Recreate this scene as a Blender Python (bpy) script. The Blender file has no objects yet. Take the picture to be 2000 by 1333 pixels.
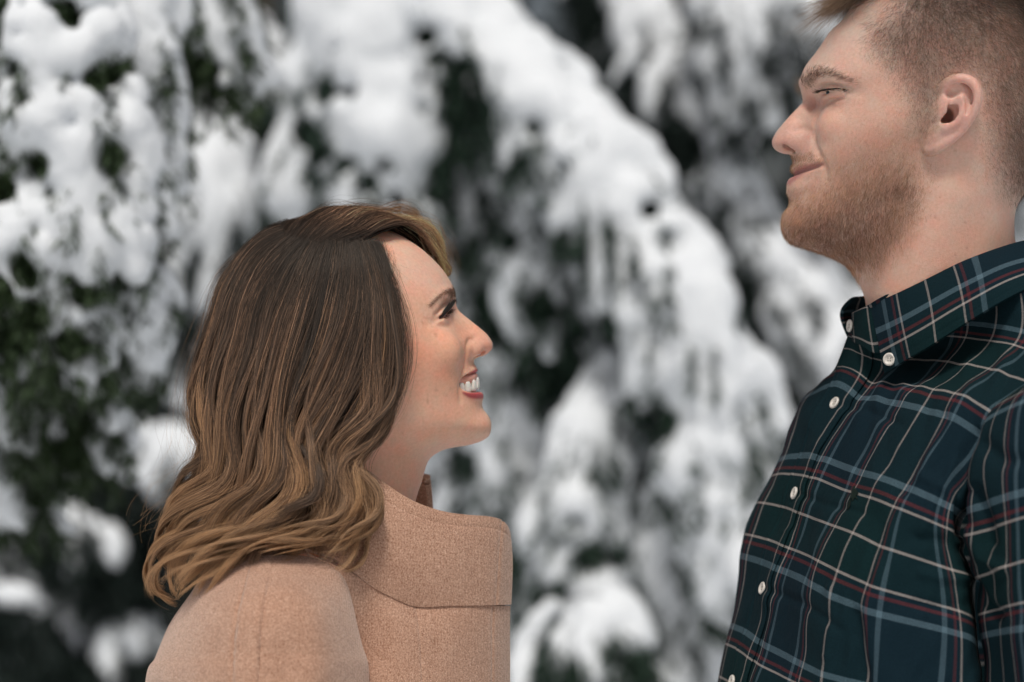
import bpy, math, random
import numpy as np
from mathutils import Vector, Matrix

# ------------------------------------------------------------------ camera, light, exposure
S_PX, ZC = 2450.0, 1.52            # pixels per metre in the plane of the two faces, camera height
LENS = 85.0
DIST = 2000.0 / S_PX * LENS / 36.0
scene = bpy.context.scene
COL = scene.collection
cam_d = bpy.data.cameras.new("camera")
cam_d.lens = LENS
cam_d.sensor_width = 36.0
cam_d.clip_start = 0.05
cam_d.clip_end = 500.0
cam_d.dof.use_dof = True
cam_d.dof.focus_distance = DIST - 0.055
cam_d.dof.aperture_fstop = 3.2
cam_d.dof.aperture_blades = 9
cam = bpy.data.objects.new("camera", cam_d)
cam.location = (0.0, -DIST, ZC)
cam.rotation_euler = (math.radians(90), 0, 0)
COL.objects.link(cam)
scene.camera = cam

world = bpy.data.worlds.new("World")
scene.world = world
world.use_nodes = True
wn = world.node_tree
sky = wn.nodes.new("ShaderNodeTexSky")
sky.sky_type = 'NISHITA'
sky.sun_disc = False
SUN_EL, SUN_AZ = math.radians(60), math.radians(186)   # azimuth clockwise from +Y
sky.sun_elevation = SUN_EL
sky.sun_rotation = SUN_AZ
sky.dust_density = 6.0
sky.air_density = 1.0
sky.ozone_density = 1.0
hsv = wn.nodes.new("ShaderNodeHueSaturation")          # an overcast deck: the same sky, much of its blue gone
hsv.inputs['Saturation'].default_value = 0.55
wn.links.new(sky.outputs[0], hsv.inputs['Color'])
bg = wn.nodes['Background']
wn.links.new(hsv.outputs[0], bg.inputs[0])
bg.inputs[1].default_value = 0.05
sun_d = bpy.data.lights.new("sun", 'SUN')
sun_d.energy = 1.5
sun_d.angle = math.radians(11)
sun_d.color = (1.0, 0.96, 0.9)
sun = bpy.data.objects.new("sun", sun_d)
sdir = Vector((math.sin(SUN_AZ) * math.cos(SUN_EL), math.cos(SUN_AZ) * math.cos(SUN_EL), math.sin(SUN_EL)))
sun.rotation_euler = sdir.to_track_quat('Z', 'Y').to_euler()
sun.location = (0, -3, 6)
COL.objects.link(sun)
vs = scene.view_settings
scene.display_settings.display_device = 'sRGB'
vs.view_transform = 'Standard'
vs.look = 'None'
vs.gamma = 1.0
vs.use_curve_mapping = False
vs.exposure = 0.38
scene.render.engine = 'CYCLES'
cy = scene.cycles
cy.use_denoising = True
cy.denoising_input_passes = 'RGB_ALBEDO_NORMAL'
cy.denoising_prefilter = 'ACCURATE'
cy.use_adaptive_sampling = False
cy.max_bounces = 8
cy.diffuse_bounces = 4
cy.glossy_bounces = 3
cy.transmission_bounces = 4
cy.sample_clamp_indirect = 8.0

# ------------------------------------------------------------------ helpers
rng = np.random.default_rng(7)

def unproj(px, py, y):
    """point of the photograph at distance y behind the plane of the faces"""
    k = (DIST + np.asarray(y, float)) / DIST / S_PX
    px, py = np.asarray(px, float), np.asarray(py, float)
    return np.stack([(px - 1000.0) * k, np.broadcast_to(y, (px + k).shape), ZC - (py - 666.5) * k], -1)

def topx(P):
    k = DIST / (DIST + P[..., 1]) * S_PX
    return 1000.0 + P[..., 0] * k, 666.5 - (P[..., 2] - ZC) * k

def catmull(pts, n, closed=False):
    """smooth curve through pts (any dimension), n samples evenly spaced along it"""
    p = np.asarray(pts, float)
    if closed:
        q = np.vstack([p[-1], p, p[0], p[1]])
    else:
        q = np.vstack([2 * p[0] - p[1], p, 2 * p[-1] - p[-2]])
    out = []
    m = 24
    for i in range(len(q) - 3):
        t = np.linspace(0, 1, m, endpoint=False)[:, None]
        a, b, c, d = q[i:i + 4]
        out.append(0.5 * ((2 * b) + (c - a) * t + (2 * a - 5 * b + 4 * c - d) * t ** 2 + (3 * b - a - 3 * c + d) * t ** 3))
    out.append(q[-2][None])
    o = np.vstack(out)
    s = np.concatenate([[0], np.cumsum(np.linalg.norm(np.diff(o, axis=0), axis=1))])
    u = np.linspace(0, s[-1], n)
    return np.stack([np.interp(u, s, o[:, k]) for k in range(o.shape[1])], 1)

def spline1(xs, ys, x):
    """natural cubic through (xs, ys)"""
    xs, ys = np.asarray(xs, float), np.asarray(ys, float)
    n = len(xs)
    h = np.diff(xs)
    A = np.zeros((n, n)); r = np.zeros((n,) + ys.shape[1:])
    A[0, 0] = A[-1, -1] = 1
    for i in range(1, n - 1):
        A[i, i - 1], A[i, i], A[i, i + 1] = h[i - 1], 2 * (h[i - 1] + h[i]), h[i]
        r[i] = 6 * ((ys[i + 1] - ys[i]) / h[i] - (ys[i] - ys[i - 1]) / h[i - 1])
    M = np.linalg.solve(A, r.reshape(n, -1)).reshape(r.shape)
    x = np.asarray(x, float)
    i = np.clip(np.searchsorted(xs, x) - 1, 0, n - 2)
    sh = (...,) + (None,) * (ys.ndim - 1)
    hh = h[i][sh]; a = (xs[i + 1] - x)[sh]; b = (x - xs[i])[sh]
    return (M[i] * a ** 3 + M[i + 1] * b ** 3) / (6 * hh) + (ys[i] / hh - M[i] * hh / 6) * a + (ys[i + 1] / hh - M[i + 1] * hh / 6) * b

def inside_poly(poly, x, y):
    poly = np.asarray(poly, float)
    r = np.zeros(np.shape(x), bool)
    x0, y0 = poly[-1]
    for x1, y1 in poly:
        if y0 != y1:
            c = ((y1 > y) != (y0 > y)) & (x < (x0 - x1) * (y - y1) / (y0 - y1) + x1)
            r ^= c
        x0, y0 = x1, y1
    return r

def dist_line(poly, x, y, closed=False):
    p = np.asarray(poly, float)
    if closed: p = np.vstack([p, p[:1]])
    d = np.full(np.shape(x), 1e9)
    for a, b in zip(p[:-1], p[1:]):
        v = b - a
        t = np.clip(((x - a[0]) * v[0] + (y - a[1]) * v[1]) / (v @ v + 1e-12), 0, 1)
        d = np.minimum(d, np.hypot(x - a[0] - t * v[0], y - a[1] - t * v[1]))
    return d

def soft_poly(poly, x, y, f):
    """1 inside, 0 outside, blended over f"""
    poly = catmull(poly, 60, True)
    d = dist_line(poly, x, y, True)
    s = np.where(inside_poly(poly, x, y), d, -d)
    t = np.clip(s / f * 0.5 + 0.5, 0, 1)
    return t * t * (3 - 2 * t)

def smooth(a, b, x):
    t = np.clip((x - a) / (b - a), 0, 1)
    return t * t * (3 - 2 * t)

def vnoise(P, scale, seed=0):
    """cheap smooth value noise, -1..1"""
    q = np.asarray(P, float) * scale + seed * 17.31
    i = np.floor(q).astype(np.int64); f = q - i
    f = f * f * (3 - 2 * f)
    def hsh(a, b, c):
        n = (a * 73856093) ^ (b * 19349663) ^ (c * 83492791)
        n = (n ^ (n >> 13)) * 1274126177
        return ((n ^ (n >> 16)) & 0xffff) / 32767.5 - 1.0
    x, y, z = i[..., 0], i[..., 1], i[..., 2]
    fx, fy, fz = f[..., 0], f[..., 1], f[..., 2]
    r = 0
    for dx in (0, 1):
        for dy in (0, 1):
            for dz in (0, 1):
                w = (fx if dx else 1 - fx) * (fy if dy else 1 - fy) * (fz if dz else 1 - fz)
                r = r + w * hsh(x + dx, y + dy, z + dz)
    return r

class RBF:
    def __init__(s, P, v, lam):
        s.P = np.asarray(P, float); n = len(s.P)
        K = s.k(s.P, s.P) + np.diag(lam)
        A = np.zeros((n + 3, n + 3)); A[:n, :n] = K
        A[:n, n] = A[n, :n] = 1; A[:n, n + 1:] = s.P; A[n + 1:, :n] = s.P.T
        s.w = np.linalg.solve(A, np.concatenate([v, np.zeros(3)]))
    @staticmethod
    def k(a, b):
        d2 = ((a[:, None] - b[None]) ** 2).sum(-1)
        return d2 * 0.5 * np.log(d2 + 1e-12)
    def __call__(s, Q):
        out = np.empty(len(Q))
        n = len(s.P)
        for i in range(0, len(Q), 20000):
            q = Q[i:i + 20000]
            out[i:i + 20000] = s.k(q, s.P) @ s.w[:n] + s.w[n] + q @ s.w[n + 1:]
        return out

class Field:
    """signed distance on a grid, sculpted with smooth unions and cuts"""
    def __init__(s, lo, hi, h):
        s.h = h; s.o = np.asarray(lo, float)
        n = np.ceil((np.asarray(hi) - s.o) / h).astype(int) + 1
        s.ax = [s.o[i] + h * np.arange(n[i]) for i in range(3)]
        s.v = np.full(n, 1.0, np.float32)
    def _box(s, lo, hi):
        sl = []
        for i in range(3):
            a = int(np.clip(np.floor((lo[i] - s.o[i]) / s.h), 0, s.v.shape[i]))
            b = int(np.clip(np.ceil((hi[i] - s.o[i]) / s.h) + 1, 0, s.v.shape[i]))
            sl.append(slice(a, b))
        return tuple(sl), s.ax[0][sl[0]][:, None, None], s.ax[1][sl[1]][None, :, None], s.ax[2][sl[2]][None, None, :]
    def _mix(s, sl, d, k, mode):
        a = s.v[sl]
        if a.size == 0: return
        if mode == 'cut':
            d = -d
            hh = np.clip(0.5 - 0.5 * (a - d) / -k, 0, 1) if False else np.clip(0.5 + 0.5 * (a - d) / k, 0, 1)
            s.v[sl] = d * (1 - hh) + a * hh + k * hh * (1 - hh)
        else:
            hh = np.clip(0.5 + 0.5 * (a - d) / k, 0, 1)
            s.v[sl] = a * (1 - hh) + d * hh - k * hh * (1 - hh)
    def ball(s, c, r, k=0.004, mode='add', R=None):
        """ellipsoid; R rows are its axes"""
        r = np.broadcast_to(np.asarray(r, float), (3,)); m = r.max() + 2 * k + s.h
        sl, X, Y, Z = s._box(np.asarray(c) - m, np.asarray(c) + m)
        X, Y, Z = X - c[0], Y - c[1], Z - c[2]
        if R is not None:
            R = np.asarray(R)
            X, Y, Z = [R[i, 0] * X + R[i, 1] * Y + R[i, 2] * Z for i in range(3)]
        q = np.sqrt((X / r[0]) ** 2 + (Y / r[1]) ** 2 + (Z / r[2]) ** 2)
        g = np.sqrt((X / r[0] ** 2) ** 2 + (Y / r[1] ** 2) ** 2 + (Z / r[2] ** 2) ** 2)
        d = q * (q - 1) / np.maximum(g, 1e-6)
        d = np.where(q < 0.05, -r.min(), d)
        s._mix(sl, d.astype(np.float32), k, mode)
    def tube(s, pts, rad, k=0.004, mode='add', n=None, flat=None):
        """round cone chain along a smooth curve through pts"""
        pts = np.asarray(pts, float); rad = np.broadcast_to(np.asarray(rad, float), (len(pts),))
        if n is None: n = max(len(pts), int(np.linalg.norm(np.diff(pts, axis=0), axis=1).sum() / (2.5 * s.h)) + 2)
        c = catmull(np.hstack([pts, rad[:, None]]), n)
        m = rad.max() + 2 * k + s.h
        sl, X, Y, Z = s._box(c[:, :3].min(0) - m, c[:, :3].max(0) + m)
        d = np.full(np.broadcast(X, Y, Z).shape, 1e3, np.float32)
        if d.size == 0: return
        for a, b in zip(c[:-1], c[1:]):
            lo = np.minimum(a[:3], b[:3]) - m; hi = np.maximum(a[:3], b[:3]) + m
            sub, x, y, z = s._box(lo, hi)
            sub2 = tuple(slice(max(q.start - p.start, 0), max(q.stop - p.start, 0)) for p, q in zip(sl, sub))
            v = b[:3] - a[:3]; L2 = v @ v + 1e-12
            px, py, pz = x - a[0], y - a[1], z - a[2]
            t = np.clip((px * v[0] + py * v[1] + pz * v[2]) / L2, 0, 1)
            e = np.sqrt((px - t * v[0]) ** 2 + (py - t * v[1]) ** 2 + (pz - t * v[2]) ** 2) - (a[3] + t * (b[3] - a[3]))
            w = d[sub2]
            np.minimum(w, e.astype(np.float32)[:w.shape[0], :w.shape[1], :w.shape[2]], out=w)
        s._mix(sl, d, k, mode)
    def mesh(s):
        v = s.v; sg = v < 0
        c = sg.astype(np.uint8)
        cnt = c[:-1, :-1, :-1] + c[1:, :-1, :-1] + c[:-1, 1:, :-1] + c[1:, 1:, :-1] + c[:-1, :-1, 1:] + c[1:, :-1, 1:] + c[:-1, 1:, 1:] + c[1:, 1:, 1:]
        act = (cnt > 0) & (cnt < 8)
        I = np.nonzero(act); n = len(I[0])
        idx = np.full(act.shape, -1, np.int64); idx[act] = np.arange(n)
        acc = np.zeros((n, 3)); ne = np.zeros(n)
        cor = [(i, j, k) for i in (0, 1) for j in (0, 1) for k in (0, 1)]
        cv = {q: v[I[0] + q[0], I[1] + q[1], I[2] + q[2]].astype(float) for q in cor}
        for a in cor:
            for ax in range(3):
                if a[ax]: continue
                b = list(a); b[ax] = 1; b = tuple(b)
                va, vb = cv[a], cv[b]
                x = (va < 0) != (vb < 0)
                t = np.where(x, va / np.where(x, va - vb, 1), 0)
                p = np.array(a, float)[None] + np.zeros((n, 3)); p[:, ax] += t
                acc += p * x[:, None]; ne += x
        V = s.o + s.h * (np.stack(I, 1) + acc / ne[:, None])
        F = []
        for ax in range(3):
            o1, o2 = (ax + 1) % 3, (ax + 2) % 3
            A = [slice(None)] * 3; B = [slice(None)] * 3
            A[ax] = slice(0, -1); B[ax] = slice(1, None)
            for o in (o1, o2):
                A[o] = slice(1, -1); B[o] = slice(1, -1)
            sa, sb = sg[tuple(A)], sg[tuple(B)]
            E = np.stack(np.nonzero(sa != sb), 1)
            if not len(E): continue
            inn = sa[E[:, 0], E[:, 1], E[:, 2]]
            base = E.copy(); base[:, o1] += 1; base[:, o2] += 1
            def cell(d1, d2):
                q = base.copy(); q[:, o1] -= d1; q[:, o2] -= d2
                return idx[q[:, 0], q[:, 1], q[:, 2]]
            f = np.stack([cell(1, 1), cell(0, 1), cell(0, 0), cell(1, 0)], 1)
            f[~inn] = f[~inn][:, ::-1]
            F.append(f)
        F = np.vstack(F)
        return V, F

def relax(V, F, it, w=0.5):
    e = np.vstack([F[:, [0, 1]], F[:, [1, 2]], F[:, [2, 3]], F[:, [3, 0]]])
    n = len(V); deg = np.bincount(e.ravel(), minlength=n)[:, None]
    for _ in range(it):
        a = np.zeros_like(V)
        for k in range(3):
            a[:, k] = np.bincount(e[:, 0], V[e[:, 1], k], n) + np.bincount(e[:, 1], V[e[:, 0], k], n)
        V = V + w * (a / np.maximum(deg, 1) - V)
    return V

def vnormals(V, F):
    a = np.cross(V[F[:, 2]] - V[F[:, 0]], V[F[:, -1]] - V[F[:, 1]])
    N = np.zeros_like(V)
    for j in range(F.shape[1]):
        for k in range(3):
            N[:, k] += np.bincount(F[:, j], a[:, k], len(V))
    return N / np.maximum(np.linalg.norm(N, axis=1, keepdims=True), 1e-12)

def mesh_data(name, V, F, mat=None, smooth_=True):
    me = bpy.data.meshes.new(name)
    V = np.asarray(V, np.float32); F = np.asarray(F)
    me.vertices.add(len(V)); me.vertices.foreach_set('co', V.ravel())
    k = F.shape[1]
    me.loops.add(F.size); me.loops.foreach_set('vertex_index', F.astype(np.int32).ravel())
    me.polygons.add(len(F))
    me.polygons.foreach_set('loop_start', np.arange(0, F.size, k, dtype=np.int32))
    me.update(calc_edges=True)
    me.validate()
    if smooth_: me.shade_smooth()
    if mat: me.materials.append(mat)
    return me

def link(name, data, parent=None):
    o = bpy.data.objects.new(name, data)
    COL.objects.link(o)
    if parent:
        o.parent = parent
        if parent.parent is None: o.matrix_parent_inverse = Matrix.Translation(-parent.location)
    return o

def mesh_obj(name, V, F, mat=None, parent=None, smooth_=True):
    return link(name, mesh_data(name, V, F, mat, smooth_), parent)

def vattr(me, name, C):
    C = np.asarray(C, np.float32)
    if C.ndim == 1:
        a = me.attributes.new(name, 'FLOAT', 'POINT'); a.data.foreach_set('value', C)
    else:
        a = me.attributes.new(name, 'FLOAT_COLOR', 'POINT')
        a.data.foreach_set('color', np.hstack([C[:, :3], np.ones((len(C), 1), np.float32)]).ravel())

def strands(name, P, rad, mat, parent, col=None):
    """hair curves: P is (n, m, 3), rad (m,) or (n, m), col (n, m, 3)"""
    n, m, _ = P.shape
    cu = bpy.data.hair_curves.new(name)
    cu.add_curves([m] * n)
    cu.attributes['position'].data.foreach_set('vector', np.asarray(P, np.float32).ravel()) if 'position' in cu.attributes else cu.position_data.foreach_set('vector', np.asarray(P, np.float32).ravel())
    ra = cu.attributes.get('radius') or cu.attributes.new('radius', 'FLOAT', 'POINT')
    ra.data.foreach_set('value', np.broadcast_to(np.asarray(rad, np.float32), (n, m)).ravel())
    if col is not None:
        a = cu.attributes.new('hair_colour', 'FLOAT_COLOR', 'POINT')
        c = np.concatenate([np.broadcast_to(col, (n, m, 3)), np.ones((n, m, 1))], -1)
        a.data.foreach_set('color', c.astype(np.float32).ravel())
    cu.materials.append(mat)
    return link(name, cu, parent)

def empty(name, loc, label, cat, group=None):
    o = bpy.data.objects.new(name, None); COL.objects.link(o)
    o.location = loc; o.empty_display_size = 0.1
    o['label'] = label; o['category'] = cat
    if group: o['group'] = group
    return o

class Mat:
    """short node builder"""
    def __init__(s, name):
        s.m = bpy.data.materials.new(name); s.m.use_nodes = True
        s.t = s.m.node_tree; s.b = s.t.nodes['Principled BSDF']; s.out = s.t.nodes['Material Output']
    def n(s, kind, **kw):
        nd = s.t.nodes.new(kind)
        for k, v in kw.items():
            if k[0] == 'i': nd.inputs[int(k[1:])].default_value = v
            else: setattr(nd, k, v)
        return nd
    def l(s, a, b): s.t.links.new(a, b)
    def set(s, **kw):
        for k, v in kw.items(): s.b.inputs[k.replace('_', ' ')].default_value = v
        return s
    def attr(s, name): return s.n('ShaderNodeAttribute', attribute_name=name)
    def noise(s, scale, detail=2.0, rough=0.5, vec=None):
        nd = s.n('ShaderNodeTexNoise'); nd.inputs['Scale'].default_value = scale
        nd.inputs['Detail'].default_value = detail; nd.inputs['Roughness'].default_value = rough
        if vec is not None: s.l(vec, nd.inputs['Vector'])
        return nd
    def coord(s, which='Object'): return s.n('ShaderNodeTexCoord').outputs[which]
    def ramp(s, src, stops):
        r = s.n('ShaderNodeValToRGB'); el = r.color_ramp.elements
        while len(el) < len(stops): el.new(0.5)
        for e, (p, c) in zip(el, stops):
            e.position = p; e.color = (*c, 1) if len(c) == 3 else c
        s.l(src, r.inputs[0]); return r.outputs[0]
    def mix(s, mode, fac, a, b):
        nd = s.n('ShaderNodeMix', data_type='RGBA', blend_type=mode)
        for sock, val in ((nd.inputs[0], fac), (nd.inputs[6], a), (nd.inputs[7], b)):
            if hasattr(val, 'is_linked'): s.l(val, sock)
            elif isinstance(val, (int, float)): sock.default_value = val
            else: sock.default_value = (*val, 1)
        return nd.outputs[2]
    def math(s, op, a, b=0.0, c=0.0):
        nd = s.n('ShaderNodeMath', operation=op)
        for sock, val in zip(nd.inputs, (a, b, c)):
            if hasattr(val, 'is_linked'): s.l(val, sock)
            else: sock.default_value = val
        return nd.outputs[0]
    def bump(s, h, strength, dist, normal=None):
        nd = s.n('ShaderNodeBump'); nd.inputs['Strength'].default_value = strength; nd.inputs['Distance'].default_value = dist
        s.l(h, nd.inputs['Height'])
        if normal is not None: s.l(normal, nd.inputs['Normal'])
        return nd.outputs[0]
# ------------------------------------------------------------------ heads
SOFT = 5.0
def head_field(sil, marks, lo_px, hi_px, ymax, h):
    """half-width field of a head from its profile: sil rows (px, py, R) give the outline with the radius it turns away with,
    marks rows (px, py, d) give half widths in mm at points of the near side"""
    sil = np.asarray(sil, float)
    c = catmull(sil, 230, True)
    P = np.stack([(c[:, 0] - 1000) / S_PX, ZC - (c[:, 1] - 666.5) / S_PX], 1)
    R = c[:, 2] / 1000
    tan = np.roll(P, -1, 0) - np.roll(P, 1, 0)
    tan /= np.linalg.norm(tan, axis=1, keepdims=True)
    nrm = np.stack([-tan[:, 1], tan[:, 0]], 1)
    if inside_poly(P, P[:, 0] + nrm[:, 0] * 0.0015, P[:, 1] + nrm[:, 1] * 0.0015).mean() < 0.5: nrm = -nrm
    pts = [P]; val = [np.zeros(len(P))]; lam = [(2 * R * 0.00012) ** 2 * 0.3]
    dd = np.minimum(0.003, 0.45 * R)
    q = P + nrm * dd[:, None]
    ok = inside_poly(P, q[:, 0], q[:, 1]) & (dist_line(P, q[:, 0], q[:, 1], True) > dd * 0.85)
    pts.append(q[ok]); val.append((2 * R * dd)[ok]); lam.append(((2 * R * 0.0010) ** 2)[ok])
    q = P - nrm * 0.004
    ok = ~inside_poly(P, q[:, 0], q[:, 1]) & (dist_line(P, q[:, 0], q[:, 1], True) > 0.0036)
    pts.append(q[ok][::2]); val.append((-2 * R * 0.004)[ok][::2]); lam.append(((2 * R * 0.0020) ** 2)[ok][::2])
    m = np.asarray(marks, float)
    w = unproj(m[:, 0], m[:, 1], -m[:, 2] / 1000)
    pts.append(w[:, [0, 2]]); val.append((m[:, 2] / 1000) ** 2)
    lam.append((2 * m[:, 2] / 1000 * 0.0009) ** 2)
    rb = RBF(np.vstack(pts) * 100, np.concatenate(val) * 1e4, np.concatenate(lam) * 1e8 * SOFT)
    lo = np.array([(lo_px[0] - 1000) / S_PX, -ymax, ZC - (hi_px[1] - 666.5) / S_PX])
    hi = np.array([(hi_px[0] - 1000) / S_PX, ymax, ZC - (lo_px[1] - 666.5) / S_PX])
    f = Field(lo, hi, h)
    X, Z = np.meshgrid(f.ax[0], f.ax[2], indexing='ij')
    D = rb(np.stack([X.ravel(), Z.ravel()], 1) * 100).reshape(X.shape) * 1e-4
    # keep clear of the outline's far outside, where the interpolation may wander
    out = dist_line(P, X, Z, True); ins = inside_poly(P, X, Z)
    D = np.where(~ins & (out > 0.005), -np.maximum(np.abs(D), out * 0.02), D)
    gx, gz = np.gradient(D, h)
    g2 = (gx ** 2 + gz ** 2)[:, None, :]
    Y = f.ax[1][None, :, None]
    f.v = ((Y ** 2 - D[:, None, :]) / (2 * np.sqrt(Y ** 2 + g2 / 4) + 1e-4)).astype(np.float32)
    f.D = D
    def surf(px, py, off=0.0):
        '''point of the near side seen at (px, py), moved off mm along its normal'''
        d = 0.03
        for _ in range(12):
            w = unproj(px, py, -d)
            a = np.clip((w[0] - f.ax[0][0]) / h, 1, D.shape[0] - 2.001); b = np.clip((w[2] - f.ax[2][0]) / h, 1, D.shape[1] - 2.001)
            i, j = int(a), int(b); u, v = a - i, b - j
            def bl(A): return (A[i, j] * (1 - u) + A[i + 1, j] * u) * (1 - v) + (A[i, j + 1] * (1 - u) + A[i + 1, j + 1] * u) * v
            d = 0.5 * d + 0.5 * math.sqrt(max(bl(D), 2.5e-7))
        n = np.array([-bl(gx), -2 * d, -bl(gz)]); n /= np.linalg.norm(n)
        return np.array([w[0], -d, w[2]]) + n * off / 1000
    f.surf = surf
    def st(mode, pts, rad, k):
        '''a stroke along the near side and its mirror image: pts (px, py, off mm), rad mm'''
        P = [surf(*p) for p in pts]
        for s in (1, -1):
            q = [p * np.array([1, s, 1]) for p in P]
            f.tube(q, np.asarray(rad, float) / 1000 * np.ones(len(q)), k / 1000, mode)
    f.st = st
    def lump(p, r, k, mode='add', R=None):
        c = surf(*p)
        for s in (1, -1):
            Rm = None if R is None else np.asarray(R, float) * np.array([1, s, 1])
            f.ball(c * np.array([1, s, 1]), np.asarray(r, float) / 1000, k / 1000, mode, Rm)
    f.lump = lump
    return f

def both(fn, *pts):
    """run a sculpting step on the near side and mirrored on the far side"""
    for s in (1, -1):
        fn([np.asarray(p) * np.array([1, s, 1]) for p in pts])

def U(px, py, d): return unproj(px, py, -d / 1000.0)

W_SIL = [(884,558,48),(888.5,570,40),(890,585,22),(891.5,597,11),(896,606,7),(905,615,6.5),(920,627,6.5),(935,639,6.5),(950,652,7),(959,664,8),(963,674,8),
 (961,682,8),(956,688,7),(948,694,6),(936,698.5,6),(928,702,7),(925.5,706,10),(927,711.5,11),(929.5,717.5,12),(931.5,723.5,13),(931,731,15),(930,740,18),(930,752,18),(932,763,16),(938,769,14),(941.5,775,14),
 (941,781,14),(941.5,788,15),(942.5,795.5,16),(945,801.5,17),(951.5,809,18),(957.5,819.5,19),(960,830,20),(959,842,20),(954.5,852.5,18),(944,860,16),(932,865,16),
 (912.5,870.5,17),(890,874,20),(868,879,22),(848,889,24),(836,902,26),(829,922,27),(823,944,28),(815,967,30),(808,1000,32),(803,1060,34),(800,1130,34),
 (770,1150,30),(700,1155,30),(600,1155,30),(555,1140,30),(545,1080,40),(560,1010,45),(572,950,45),(570,905,45),(545,860,48),(505,815,50),(470,765,55),(448,710,60),(440,650,65),(448,590,65),(470,535,65),
 (505,490,65),(550,458,70),(600,440,72),(650,434,72),(700,436,70),(740,444,65),(780,459,60),(820,484,55),(850,511,52),(869,533,50)]
W_MARK = [(850,560,37),(820,555,48),(780,555,58),(720,560,66),(640,560,73),(560,570,72),(500,590,55),
 (830,505,22),(800,502,40),(750,500,56),(680,500,66),(600,505,67),(530,515,49),(750,470,34),(680,462,42),(600,465,40),
 (882,577,19),(870,578,31),(857,584,40),(842,588,47),
 (884,608,13.5),(876,608,18),(868,609,27),(858,611,36),(846,612,44),(833,606,50),(800,600,58),(750,600,65),(680,610,71),(600,620,75),(520,630,66),(470,640,42),
 (912,632,9.5),(902,632,13),(892,632,19),(882,632,28),(868,632,38),(850,632,48),
 (925,644,9),(912,645,12),(903,648,16),(893,648,25),(880,648,36),(866,648,45),(845,648,52.5),(820,648,58.5),(780,648,64),(730,648,68),(650,680,72),(560,690,68),(490,690,47),
 (950,668,9.5),(938,668,11),(926,670,13),(917,672,15),(908,672,27),(898,672,38),(880,674,48),(850,676,56.5),(810,680,62),(760,680,66.5),
 (920,703,11),(913,703,18),(907,703,29),(893,703,42),(862,705,54),(810,710,60.5),(760,710,64),(700,730,65),(620,750,62),(540,770,48),
 (922,722,14),(914,723,21),(906,725,27),(898,727,36),(882,730,44.5),(858,732,52),(810,735,58),(760,740,61),
 (920,748,19),(911,748,25),(902,750,31),(891,752,39),(868,756,47),(820,762,54),(760,770,58),(700,790,58),
 (932,787,15),(921,787,22),(908,787,29),(893,788,36),(868,790,43.5),(820,795,50),(760,803,54),(700,820,54),
 (948,832,16),(933,833,23),(913,833,29),(888,833,35.5),(850,833,42.5),(800,836,48),(740,842,51.5),(690,850,52),
 (935,857,11),(908,861,19),(875,861,28.5),(838,861,38),(788,863,46),(735,868,49.5),(690,875,50),
 (850,884,14),(820,885,27),(780,893,36),(740,905,43),(690,915,48),(630,905,50),
 (810,935,18),(788,935,32),(750,938,43),(700,940,50),(640,940,49),(600,940,35),
 (780,1010,35),(720,1020,52),(650,1030,55),(590,1040,40)]

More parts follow.
